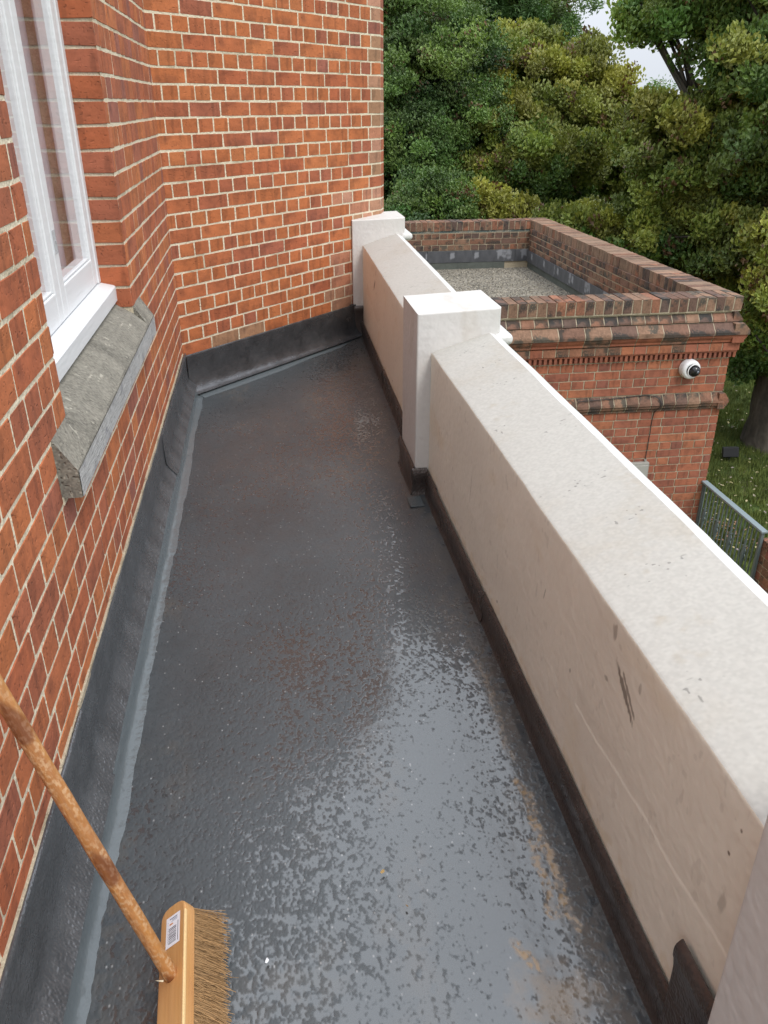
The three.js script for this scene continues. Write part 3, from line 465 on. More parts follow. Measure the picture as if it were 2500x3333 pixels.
    for (let k = 0; k < 3; k++) for (let s = 0; s < 3; s++) {
      const a0 = s / 3 * 6.283, a1 = (s + 1) / 3 * 6.283, q = (p, a) => [p.x + Math.cos(a) * rad, p.y + Math.sin(a) * rad, p.z]; const A0 = q(pts[k], a0), A1 = q(pts[k], a1), B0 = q(pts[k + 1], a0), B1 = q(pts[k + 1], a1);
      P.push(...A0, ...B0, ...A1, ...A1, ...B0, ...B1); for (let e = 0; e < 6; e++) cols.push(0.40 * c, 0.245 * c, 0.115 * c);
    }
  }
  const g = new THREE.BufferGeometry(); g.setAttribute('position', new THREE.Float32BufferAttribute(P, 3)); g.setAttribute('color', new THREE.Float32BufferAttribute(cols, 3)); g.computeVertexNormals();
  const br = obj('bristles', g, std({ vertexColors: true, roughness: 0.7 }), broom); br.applyMatrix4(M); br.userData.kind = 'stuff';
  // handle
  const E0 = V(-0.42, 0.726, -0.998), d = E0.clone().sub(J).normalize(), top = J.clone().addScaledVector(d, (X0 + 0.0155 - J.x) / d.x), s0 = J.clone().addScaledVector(d, -0.008), L = top.distanceTo(s0);
  const hp = []; for (let i = 0; i <= 30; i++) { const t = i / 30; hp.push(new THREE.Vector2(0.0130 + 0.0003 * Math.sin(t * 40) + (t > 0.985 ? -0.004 : 0), t * L)); } hp.unshift(new THREE.Vector2(0.0001, 0)); hp.push(new THREE.Vector2(0.0001, L));
  const hg = new THREE.LatheGeometry(hp, 20); const h = obj('handle', hg, handleMat, broom); h.quaternion.setFromUnitVectors(yAxis, d); h.position.copy(s0);
  const sl = new THREE.ConeGeometry(0.0022, 0.014, 5); const spl = obj('splinter', sl, std({ color: lin(0.75, 0.66, 0.48) }), broom); spl.position.copy(J).add(V(-0.018, 0.006, 0.012)); spl.rotation.z = 1.3;
}
// scraps on the floor
{
  const leafM = std({ color: lin(0.36, 0.24, 0.09), roughness: 0.8 }), scrap = (x, z, s, rot, m, label, cat) => { const g = new THREE.CircleGeometry(s, 7); const p = g.attributes.position; for (let i = 0; i < p.count; i++) p.setXYZ(i, p.getX(i) * (1 + 0.5 * (hash(i, 1, 5 + s * 1000) - 0.5)), p.getY(i) * 0.6 * (1 + 0.6 * (hash(i, 2, 7) - 0.5)), 0.003 * hash(i, 4, 3)); g.rotateX(-Math.PI / 2); g.rotateY(rot); const o = obj(cat === 'leaf' ? 'leaf_scrap' : 'paint_flake', g, m); o.position.set(x, 0.008, z); tag(o, label, cat); };
  scrap(0.162, -1.205, 0.006, 0.7, leafM, 'ochre leaf scrap lying on the wet grey floor', 'leaf'); scrap(0.20, -1.115, 0.004, 2, std({ color: lin(0.2, 0.12, 0.05) }), 'tiny dark brown leaf scrap on the wet grey floor', 'leaf');
  scrap(-0.086, -1.035, 0.006, 1.2, std({ color: lin(0.7, 0.72, 0.75), roughness: 0.6 }), 'small white paint flake on floor beside broom bristles', 'flake');
}

// ---------------------------------------------------------------- brick extension with gravel roof
const EX1 = 3.885, EZ = -6.376, EX0 = 0.96, EZ1 = -11.62, ET = 0.045;
const ext = tag(group('brick_extension'), 'low brick extension with gravel flat roof and brick-on-edge parapet', 'building');
{
  const block = (w, h, d, seed, j = 0.002) => { const g = new THREE.BoxGeometry(w, h, d), p = g.attributes.position, q = [...Array(8)].map((_, i) => [hash(i, 1, seed), hash(i, 2, seed), hash(i, 3, seed)].map((a) => (a - 0.5) * 2 * j)); for (let i = 0; i < p.count; i++) { const k = (p.getX(i) > 0 ? 1 : 0) + (p.getY(i) > 0 ? 2 : 0) + (p.getZ(i) > 0 ? 4 : 0); p.setXYZ(i, p.getX(i) + q[k][0], p.getY(i) + q[k][1], p.getZ(i) + q[k][2]); } const m = mUV(g, 0.5, [hash(seed, 1, 4), hash(seed, 2, 4)]); m.computeVertexNormals(); return m; };
  const wallFront = obj('front_wall', mUV(merge([bx(EX0, EX1 - 0.004, -3.2, -0.07, EZ - 0.25, EZ - 0.004)]), 0.5), mortarOld, ext);
  const fs = courses(EX0 + 0.5, EX1 - 0.001, -2.35, -0.48, { datum: -0.48, parity: 0, shift: 0.02, cut: (y) => (y < -0.775 && y > -0.935 ? [[0, 9]] : []) });
  lay(wallFront, V(0, 0, EZ), V(1, 0, 0), fs, tonePick(extMats, [4, 4, 3, 3, 2, 2]));
  const wallSide = obj('side_wall', mUV(merge([bx(EX1 - 0.25, EX1 - 0.004, -3.2, -0.072, EZ1 + 0.002, EZ - 0.03)]), 0.5), mortarOld, ext);
  lay(wallSide, V(EX1, 0, EZ), V(0, 0, -1), courses(0.001, 5.2, -3.2, -0.48, { datum: -0.48 }), tonePick(extMats, [4, 4, 3, 3, 2, 2]), { max: 0 });
  const inZ = -11.37, inX = 3.615;
  const wallBack = obj('back_parapet', mUV(merge([bx(EX0, EX1 - 0.01, -3.2, -0.074, EZ1 + 0.004, inZ - 0.004)]), 0.5), mortarOld, ext);
  const darkPick = tonePick(oldMats, [3, 4, 2, 3, 3, 2]);
  lay(wallBack, V(0, 0, inZ), V(1, 0, 0), courses(EX0 + 0.6, inX, -0.335, -0.10, { datum: -0.105, gauge: 0.076, shift: 0.1 }), darkPick);
  const ledge = obj('tile_ledge', mUV(prism([[0, -0.052], [0.028, -0.078], [0.028, -0.098], [0, -0.098]], inX - EX0 - 0.5).rotateY(Math.PI / 2).translate(EX0 + 0.5, 0, inZ), 0.5), std({ color: lin(0.42, 0.39, 0.32), map: oldMap, bumpMap: brickBump, bumpScale: 0.008, roughness: 0.95 }), wallBack);
  ledge.scale.z = 1; ledge.rotation.y = 0;
  const innerSide = obj('side_parapet_lining', mUV(bx(inX + 0.004, inX + 0.02, -0.62, -0.074, inZ, EZ - 0.24), 0.5), mortarOld, ext);
  lay(innerSide, V(inX, 0, inZ), V(0, 0, 1), courses(0.002, -inZ + EZ - 0.25, -0.345, -0.07, { datum: -0.06, gauge: 0.076, shift: 0.05 }), tonePick(oldMats, [3, 4, 2, 3, 3, 2]));
  obj('front_parapet_lining', bx(EX0, inX, -0.62, -0.076, EZ - 0.262, EZ - 0.252), mortarOld, ext);
  // brick-on-edge coping
  const cop = obj('coping_bed', mUV(merge([bx(EX0, EX1 + 0.012, -0.0765, ET - 0.008, EZ - 0.245, EZ + 0.016), bx(EX1 - 0.245, EX1 + 0.011, -0.0775, ET - 0.0085, EZ1, EZ - 0.246), bx(EX0, EX1 - 0.246, -0.069, ET - 0.009, inZ - 0.246, inZ + 0.006)]), 0.5), mortarOld, ext);
  const bl = Array.from({ length: 8 }, (_, i) => block(0.070, 0.112, 0.266, 40 + i, 0.0025)), pit = 0.0805;
  const buff = [[0.31, 0.20, 0.14], [0.34, 0.205, 0.14], [0.27, 0.18, 0.125]].map((c) => std({ color: lin(...c), map: brickMap, bumpMap: brickBump, bumpScale: 0.004, roughness: 0.92 }));
  const capPick = tonePick(oldMats, [3, 4, 2, 3, 3, 2]);
  const put = (g, m, x, y, z, ry = 0, parent = cop) => { const o = obj('brick', g, m, parent); o.position.set(x, y, z); o.rotation.set((rnd() - 0.5) * 0.015, ry + (rnd() - 0.5) * 0.02, (rnd() - 0.5) * 0.015); return o; };
  for (let x = EX1 - 0.02; x > EX0 + 0.7; x -= pit) put(bl[Math.floor(rnd() * 8)], capPick(), x, -0.011 + (rnd() - 0.5) * 0.005, EZ - 0.113);
  for (let z = EZ - 0.29; z > EZ1 + 0.02; z -= pit) put(bl[Math.floor(rnd() * 8)], rnd() < 0.7 ? buff[Math.floor(rnd() * 3)] : capPick(), EX1 - 0.116, -0.012 + (rnd() - 0.5) * 0.005, z, Math.PI / 2);
  for (let x = EX1 - 0.29; x > EX0 + 0.7; x -= pit) put(bl[Math.floor(rnd() * 8)], darkPick(), x, -0.013 + (rnd() - 0.5) * 0.005, inZ - 0.12);
  // moulded courses: profile (out, up)
  function run(name, prof, pitch, mats, m2) {
    const part = group(name, ext), gs = [0, 1, 2].map((k) => { const g = mUV(prism(prof.map(([a, b], i) => [a + 0.003 * (hash(i, k, 61) - 0.5), b + 0.003 * (hash(i, k, 67) - 0.5)]), pitch - 0.009), 0.5, [k * 0.3, k * 0.37]); g.computeVertexNormals(); return g; });
    const front = new THREE.Matrix4().makeBasis(V(0, 0, 1), yAxis, V(-1, 0, 0)), side = new THREE.Matrix4().makeBasis(V(1, 0, 0), yAxis, V(0, 0, 1));
    const dm = Math.max(...prof.map((p) => p[0]));
    for (let x = EX1 - 0.001; x > EX0 + 0.55; x -= pitch) { const o = obj('brick', gs[Math.floor(rnd() * 3)], mats[Math.floor(rnd() * mats.length)], part); o.applyMatrix4(front.clone().setPosition(x, (rnd() - 0.5) * 0.003, EZ)); }
    for (let k = 0, z = EZ + dm - 0.002; z > EZ - 1.4; z -= pitch, k++) { const o = obj('brick', gs[k % 3], mats[Math.floor(rnd() * mats.length)], part); o.applyMatrix4(side.clone().setPosition(EX1, (rnd() - 0.5) * 0.002, z - pitch + 0.009)); }
    const inner = prof.map(([a, b]) => [a - 0.005, b]); const len = EX1 - EX0 - 0.5; const c = mUV(prism(inner.map(([a, b], i) => [Math.max(a, -0.06), b * 1]), len), 0.5); c.applyMatrix4(front.clone().setPosition(EX1 + 0.0, 0, EZ)); obj('mortar_bed', c, m2, part);
  }
  run('upper_weathering', [[-0.05, -0.074], [-0.018, -0.074], [0.036, -0.142], [0.038, -0.156], [-0.05, -0.156]], 0.118, [oldMats[1], oldMats[3], oldMats[4], oldMats[5], oldMats[0]], mortarOld);
  run('cornice', [[-0.05, -0.164], [0.03, -0.164], [0.088, -0.222], [0.092, -0.236], [0.092, -0.258], [-0.05, -0.258]], 0.225, [oldMats[1], oldMats[3], oldMats[5], oldMats[4]], mortarOld);
  run('cornice_underside', [[-0.05, -0.264], [0.08, -0.264], [0.078, -0.28], [0.066, -0.296], [0.056, -0.304], [0.056, -0.322], [0.05, -0.33], [-0.05, -0.33]], 0.225, [extMats[0], extMats[1], oldMats[2], oldMats[0]], mortarOld);
  run('header_course', [[-0.05, -0.338], [0.046, -0.338], [0.046, -0.402], [-0.05, -0.402]], 0.1125, [extMats[0], extMats[1], extMats[3], oldMats[2], oldMats[0], extMats[5]], mortarOld);
  { // dentils
    const d = group('dentil_band', ext), dg = [0, 1, 2].map((k) => block(0.022, 0.048, 0.04, 80 + k, 0.001)); const bb = obj('dentil_backing', mUV(bx(EX0 + 0.5, EX1 + 0.008, -0.472, -0.408, EZ - 0.02, EZ + 0.006), 0.5), extMats[4], d);
    obj('dentil_shelf', mUV(bx(EX0 + 0.5, EX1 + 0.036, -0.416, -0.4045, EZ - 0.02, EZ + 0.037), 0.5), extMats[0], d);
    for (let x = EX1 + 0.02; x > 1.75; x -= 0.044) { const o = obj('dentil', dg[Math.floor(rnd() * 3)], extMats[Math.floor(rnd() * 4)], d); o.position.set(x, -0.4415, EZ + 0.014); }
  }
  run('string_course', [[-0.05, -0.785], [0.0, -0.785], [0.046, -0.846], [0.048, -0.868], [0.036, -0.876], [0.034, -0.895], [0.016, -0.912], [0.014, -0.928], [-0.05, -0.928]], 0.112, [oldMats[0], oldMats[1], oldMats[4], oldMats[2], oldMats[3]], mortarOld);
  // roof: stone chippings, lead upstand
  const gravelMap = tex(512, 512, (u, v) => { const a = vn(u * 110, v * 110, 901, 110), b = vn(u * 220, v * 220, 903, 220), m = fbm(u * 5, v * 5, 905, 3, 5); const k = 0.19 + 0.24 * (a - 0.5) + 0.18 * (b - 0.5) + 0.12 * (m - 0.5); return [k * 1.06, k * 0.96, k * 0.78]; });
  const gravelBump = tex(512, 512, (u, v) => 0.6 * vn(u * 110, v * 110, 901, 110) + 0.4 * vn(u * 220, v * 220, 903, 220), false);
  obj('roof_slab', mUV(bx(EX0 + 0.01, inX + 0.003, -0.8, -0.58, inZ - 0.003, EZ - 0.25), 1.6), std({ map: gravelMap, bumpMap: gravelBump, bumpScale: 0.012, roughness: 0.95 }), ext).userData.label = 'roof covered in pale stone chippings';
  { // loose chippings
    const r = RNG(91), cg = new THREE.IcosahedronGeometry(0.011, 0), n = 9000, im = new THREE.InstancedMesh(cg, std({ color: 0xffffff, roughness: 0.95 }), n), m = new THREE.Matrix4(), q = new THREE.Quaternion(), c = new THREE.Color();
    for (let i = 0; i < n; i++) { q.setFromEuler(new THREE.Euler(r() * 6, r() * 6, r() * 6)); m.compose(V(lerp(EX0 + 0.5, inX - 0.03, r()), -0.578, lerp(inZ + 0.02, EZ - 0.3, r())), q, V(0.6 + r() * 0.7, 0.4 + r() * 0.4, 0.6 + r() * 0.7)); im.setMatrixAt(i, m); const k = 0.11 + 0.24 * r(); im.setColorAt(i, c.setRGB(k * 1.06, k * 0.96, k * 0.78)); }
    im.name = 'chippings'; im.userData.kind = 'stuff'; im.castShadow = im.receiveShadow = true; ext.add(im);
  }
  const upMap = tex(512, 256, (u, v) => { const s = sstep(0.58, 0.74, fbm(u * 8, v * 7, 911, 4, 8)), k = 0.085 + 0.05 * (fbm(u * 20, v * 10, 913, 3, 20) - 0.5); return [lerp(k, 0.34, s * 0.7), lerp(k * 1.04, 0.35, s * 0.7), lerp(k * 1.15, 0.38, s * 0.7)]; });
  const up = std({ map: upMap, roughness: 0.6, metalness: 0.15 }), upd = group('lead_upstand', ext);
  for (let x = EX0 + 0.6; x < inX - 0.05; x += 0.62) { const o = obj('lead_sheet', mUV(rbx(x, Math.min(x + 0.63, inX - 0.004), -0.49, -0.332, inZ + 0.004 + (Math.round(x * 3) % 2) * 0.003, inZ + 0.012 + (Math.round(x * 3) % 2) * 0.003, 0.002, 1), 0.9, [x, 0]), up, upd); }
  for (let k = 0, z = inZ + 0.03; z < EZ - 0.3; z += 0.6, k++) obj('lead_sheet', mUV(rbx(inX - 0.030 - (k % 2) * 0.003, inX - 0.021 - (k % 2) * 0.003, -0.49, -0.338, z, z + 0.61, 0.002, 1), 0.9, [z, 0]), up, upd);
  const boardAndGapShade = std({ color: lin(0.12, 0.135, 0.12), map: leadMap, roughness: 0.8 });
  obj('board_and_gap_shade', mUV(bx(EX0 + 0.6, 3.28, -0.582, -0.492, inZ + 0.002, inZ + 0.009), 0.5), boardAndGapShade, ext);
  obj('board_and_gap_shade', mUV(bx(inX - 0.004, inX + 0.002, -0.59, -0.485, inZ + 0.012, EZ - 0.26), 0.5), boardAndGapShade, ext);  // side strip added for the shaded gap below the lead
}
{ // dome camera on the extension wall
  const c = tag(group('security_camera'), 'white dome security camera with dark lens mounted on brick extension wall', 'camera'); c.position.set(3.52, -0.553, EZ + 0.001);
  const shell = std({ color: lin(0.74, 0.73, 0.74), roughness: 0.35 });
  const base = obj('housing', new THREE.LatheGeometry([[0.001, 0], [0.083, 0], [0.085, 0.006], [0.083, 0.05], [0.08, 0.066], [0.07, 0.078], [0.058, 0.082], [0.05, 0.076]].map((p) => new THREE.Vector2(...p)), 40), shell, c); base.rotation.x = Math.PI / 2;
  const dome = obj('dome', new THREE.SphereGeometry(0.052, 32, 20), std({ color: lin(0.012, 0.012, 0.014), roughness: 0.06 }), c); dome.position.set(0.024, -0.008, 0.066);
  const ring = obj('bezel', new THREE.TorusGeometry(0.054, 0.005, 10, 40), shell, c); ring.position.set(0.012, -0.004, 0.079); ring.rotation.set(0.05, 0.16, 0);
  const lens = obj('lens', new THREE.SphereGeometry(0.018, 16, 12), std({ color: lin(0.12, 0.13, 0.15), roughness: 0.15, metalness: 0.4 }), c); lens.position.set(0.034, -0.01, 0.104);
  // cable and junction box
  const pts = [[2.55, -0.8, 0.035], [2.9, -0.792, 0.02], [3.2, -0.782, 0.012], [3.27, -0.80, 0.03], [3.30, -0.845, 0.055], [3.298, -0.88, 0.05], [3.275, -0.93, 0.016], [3.268, -0.98, 0.006], [3.262, -1.2, 0.006], [3.256, -1.40, 0.008]].map(([x, y, z]) => V(x, y, EZ + z));
  tag(obj('cable', new THREE.TubeGeometry(new THREE.CatmullRomCurve3(pts), 90, 0.0032, 6), std({ color: lin(0.02, 0.02, 0.022), roughness: 0.6 })), 'thin black cable running over string course down brick extension wall', 'cable');
  const jb = tag(group('junction_box'), 'grey weathered junction box on the brick extension wall', 'box'), gm = std({ color: lin(0.30, 0.29, 0.26), roughness: 0.8 });
  obj('box_body', rbx(3.1, 3.285, -1.62, -1.405, EZ + 0.001, EZ + 0.045, 0.006), gm, jb); obj('box_lid', rbx(3.115, 3.27, -1.60, -1.425, EZ + 0.045, EZ + 0.056, 0.004), std({ color: lin(0.34, 0.33, 0.30), roughness: 0.7 }), jb);
  obj('cable_gland', new THREE.CylinderGeometry(0.011, 0.011, 0.02, 12).translate(3.256, -1.395, EZ + 0.012), gm, jb);
}

// ---------------------------------------------------------------- railing and low garden wall
const GY = -3.2;
{
  const rl = tag(group('iron_railing'), 'blue grey iron railing with cast balusters beside brick extension', 'railing'), m = std({ color: lin(0.13, 0.16, 0.165), roughness: 0.45, metalness: 0.2 }), RX = 3.87, za = EZ - 0.0, zb = -5.42;
  obj('top_rail', rbx(RX - 0.028, RX + 0.028, -1.655, -1.635, za + 0.003, zb + 0.06, 0.004), std({ color: lin(0.22, 0.27, 0.29), roughness: 0.4 }), rl);
  obj('bottom_rail', rbx(RX - 0.015, RX + 0.015, -2.62, -2.60, za + 0.003, zb + 0.06, 0.003), m, rl);
  const bar = new THREE.CylinderGeometry(0.0065, 0.0065, 0.95, 6).translate(0, -2.13, 0), orn = (() => { const pr = [[0.006, 0], [0.007, 0.08], [0.014, 0.10], [0.008, 0.13], [0.016, 0.16], [0.02, 0.2], [0.012, 0.24], [0.008, 0.27], [0.018, 0.3], [0.024, 0.36], [0.02, 0.42], [0.01, 0.46], [0.016, 0.49], [0.008, 0.53], [0.016, 0.57], [0.022, 0.63], [0.016, 0.69], [0.008, 0.73], [0.012, 0.76], [0.007, 0.8], [0.006, 0.95]]; return new THREE.LatheGeometry(pr.map((p) => new THREE.Vector2(p[0], p[1])), 8).translate(0, -2.605, 0); })();
  const leafO = (y) => { const list = []; for (const s of [-1, 1]) for (let k = 0; k < 3; k++) { const t = new THREE.TorusGeometry(0.017, 0.0045, 5, 10, 4.2); t.rotateY(Math.PI / 2); t.rotateX(s * 0.6 + k); t.translate(0, y + k * 0.05, s * 0.014); list.push(t); } return list; };
  const ornG = merge([orn, ...leafO(-2.32), ...leafO(-1.98)]);
  for (let i = 0, z = za + 0.04; z < zb; z += 0.058, i++) { const o = obj(i % 4 === 1 ? 'cast_baluster' : 'baluster', i % 4 === 1 ? ornG : bar, m, rl); o.position.set(RX, 0, z); }
  for (const z of [za + 0.02, zb + 0.03]) obj('post', rbx(RX - 0.014, RX + 0.014, GY, -1.657, z - 0.014, z + 0.014, 0.003), m, rl);
  const gw = tag(group('garden_wall'), 'low brown brick wall ending the iron railing', 'wall');
  const core = obj('wall_core', mUV(bx(3.904, 4.11, GY, -1.735, -5.41, -2.6), 0.5), mortarOld, gw), pk = tonePick([oldMats[0], oldMats[2], extMats[4], oldMats[1]], [3, 3, 2, 2]);
  lay(core, V(3.9, 0, 0), V(0, 0, 1), courses(-5.414, -2.6, -2.7, -1.8, { datum: -1.8 }), pk, { max: 120 }); // faces -x
  lay(core, V(4.114, 0, -5.414), V(-1, 0, 0), courses(0, 0.21, -2.6, -1.8, { datum: -1.8 }), pk);
  for (let z = -5.38; z < -2.7; z += 0.079) { const o = obj('brick', new THREE.BoxGeometry(0.225, 0.066, 0.07), oldMats[Math.floor(rnd() * 3)], core); o.position.set(4.007, -1.762, z); }
}

// ---------------------------------------------------------------- ground
{
  const gm = tex(512, 512, (u, v) => { const m = fbm(u * 8, v * 8, 951, 5, 8), f = vn(u * 200, v * 200, 953, 200), d = sstep(0.5, 0.7, fbm(u * 12, v * 12, 957, 4, 12)); const k = 0.75 + 0.5 * (f - 0.5) + 0.4 * (m - 0.5); return [lerp(0.075, 0.10, d) * k, lerp(0.130, 0.105, d) * k, lerp(0.026, 0.03, d) * k]; });
  const g = new THREE.PlaneGeometry(400, 400, 1, 1); g.rotateX(-Math.PI / 2); { const uv = g.attributes.uv; for (let i = 0; i < uv.count; i++) uv.setXY(i, uv.getX(i) * 100, uv.getY(i) * 100); }
  const gr = obj('ground', g, std({ map: gm, roughness: 0.95 })); gr.position.y = GY; structure(gr, 'shaded green lawn below the terrace');
  const r = RNG(5), blade = (() => { const P = []; for (let i = 0; i < 5; i++) { const a = i * 1.3, x = Math.cos(a) * 0.02, z = Math.sin(a) * 0.02, l = 0.05 + 0.03 * hash(i, 1, 1); P.push(x - 0.005, 0, z, x + 0.005, 0, z + 0.003, x * 2.2, l, z * 2.2); } const b = new THREE.BufferGeometry(); b.setAttribute('position', new THREE.Float32BufferAttribute(P, 3)); b.computeVertexNormals(); return b; })();
  const n = 60000, im = new THREE.InstancedMesh(blade, std({ color: 0xffffff, roughness: 0.8 }), n), m = new THREE.Matrix4(), q = new THREE.Quaternion(), c = new THREE.Color();
  for (let i = 0; i < n; i++) { const x = lerp(3.95, 12, r()), z = lerp(-16, -4.5, r()); q.setFromAxisAngle(yAxis, r() * 6.28); const s = 0.7 + r() * 0.8; m.compose(V(x, GY, z), q, V(s, s, s)); im.setMatrixAt(i, m); const k = 0.6 + 0.7 * fbm(x, z, 961, 3), y = r(); im.setColorAt(i, c.setRGB((0.100 + 0.06 * y) * k, (0.150 + 0.04 * y) * k, 0.034 * k)); }
  im.name = 'grass'; im.castShadow = im.receiveShadow = true; tag(im, 'short green grass on the lawn under the trees', 'grass', null, 'stuff'); scene.add(im);
  const lg = new THREE.BufferGeometry(); lg.setAttribute('position', new THREE.Float32BufferAttribute([-0.05, 0, 0, 0, 0.012, 0.03, 0.05, 0.004, 0, -0.05, 0, 0, 0.05, 0.004, 0, 0, 0.008, -0.03], 3)); lg.computeVertexNormals();
  const nl = 3200, il = new THREE.InstancedMesh(lg, std({ color: 0xffffff, roughness: 0.85 }), nl);
  for (let i = 0; i < nl; i++) { const x = lerp(3.95, 12, r()), band = r() < 0.3, z = band ? -8.0 + (x - 5.2) * 0.35 + (r() - 0.5) * 0.7 : lerp(-16, -4.5, r()); q.setFromEuler(new THREE.Euler((r() - 0.5) * 0.8, r() * 6.28, (r() - 0.5) * 0.8)); const s = 0.22 + r() * 0.4; m.compose(V(x, GY + 0.045 + r() * 0.03, z), q, V(s, s, s)); il.setMatrixAt(i, m); const y = r(); band ? il.setColorAt(i, c.setRGB(0.30 * (0.6 + y * 0.6), 0.17 * (0.6 + y * 0.6), 0.08)) : il.setColorAt(i, c.setRGB(0.42 * (0.6 + y * 0.6), 0.38 * (0.55 + y * 0.6), 0.2)); }
  il.name = 'fallen_leaves'; il.castShadow = il.receiveShadow = true; tag(il, 'pale fallen leaves scattered over the lawn', 'leaves', null, 'stuff'); scene.add(il);
  const fd = tag(group('ground_lamp'), 'small black lamp box standing on lawn near tree trunk', 'lamp'); const p = V(6.45, GY, -10.1), bm = std({ color: lin(0.012, 0.012, 0.013), roughness: 0.5 });
  const b = obj('lamp_box', new RoundedBoxGeometry(0.22, 0.15, 0.10, 2, 0.015), bm, fd); b.position.copy(p).add(V(0, 0.17, 0)); b.rotation.set(-0.3, -0.4, 0); const s = obj('stand', new THREE.CylinderGeometry(0.015, 0.02, 0.12, 8), bm, fd); s.position.copy(p).add(V(0, 0.06, 0));
}

// ---------------------------------------------------------------- trees
const barkMat = std({ color: lin(1, 1, 1), map: tex(256, 512, (u, v) => { const r = fbm(u * 14, v * 5, 971, 4, 14), k = 0.10 + 0.16 * (r - 0.5) + 0.04 * (vn(u * 80, v * 60, 973, 80) - 0.5); return [k * 1.05, k * 0.9, k * 0.72]; }), bumpMap: tex(256, 512, (u, v) => fbm(u * 14, v * 5, 971, 4, 14), false), bumpScale: 0.06, roughness: 0.95 });
const leafMat = new THREE.MeshPhysicalMaterial({ color: 0xffffff, roughness: 0.62, transmission: 0.4, thickness: 0 });
function sprig(len, wid, n, spread, seed) {
  const P = [], r = RNG(seed), q = new THREE.Quaternion(), v = V(), lf = [[0, 0, 0], [-wid, len * 0.5, 0.012], [0, len * 0.55, -0.006], [wid, len * 0.5, 0.012], [0, len, 0.004]], tri = [[0, 2, 1], [0, 3, 2], [1, 2, 4], [2, 3, 4]];
  for (let i = 0; i < n; i++) {
    q.setFromEuler(new THREE.Euler((r() - 0.5) * 2.4 - 1.0, r() * 6.283, (r() - 0.5) * 1.6)); const o = V((r() - 0.5) * spread, (r() - 0.5) * spread * 0.7, (r() - 0.5) * spread), s = 0.75 + r() * 0.5;
    for (const t of tri) for (const k of t) { v.set(...lf[k]).multiplyScalar(s).applyQuaternion(q).add(o); P.push(v.x, v.y, v.z); }
  }
  const g = new THREE.BufferGeometry(); g.setAttribute('position', new THREE.Float32BufferAttribute(P, 3)); g.computeVertexNormals(); return g;
}
const oakSprig = sprig(0.068, 0.023, 10, 0.21, 31), smallSprig = sprig(0.055, 0.018, 10, 0.17, 32), willowSprig = sprig(0.09, 0.012, 11, 0.28, 33);
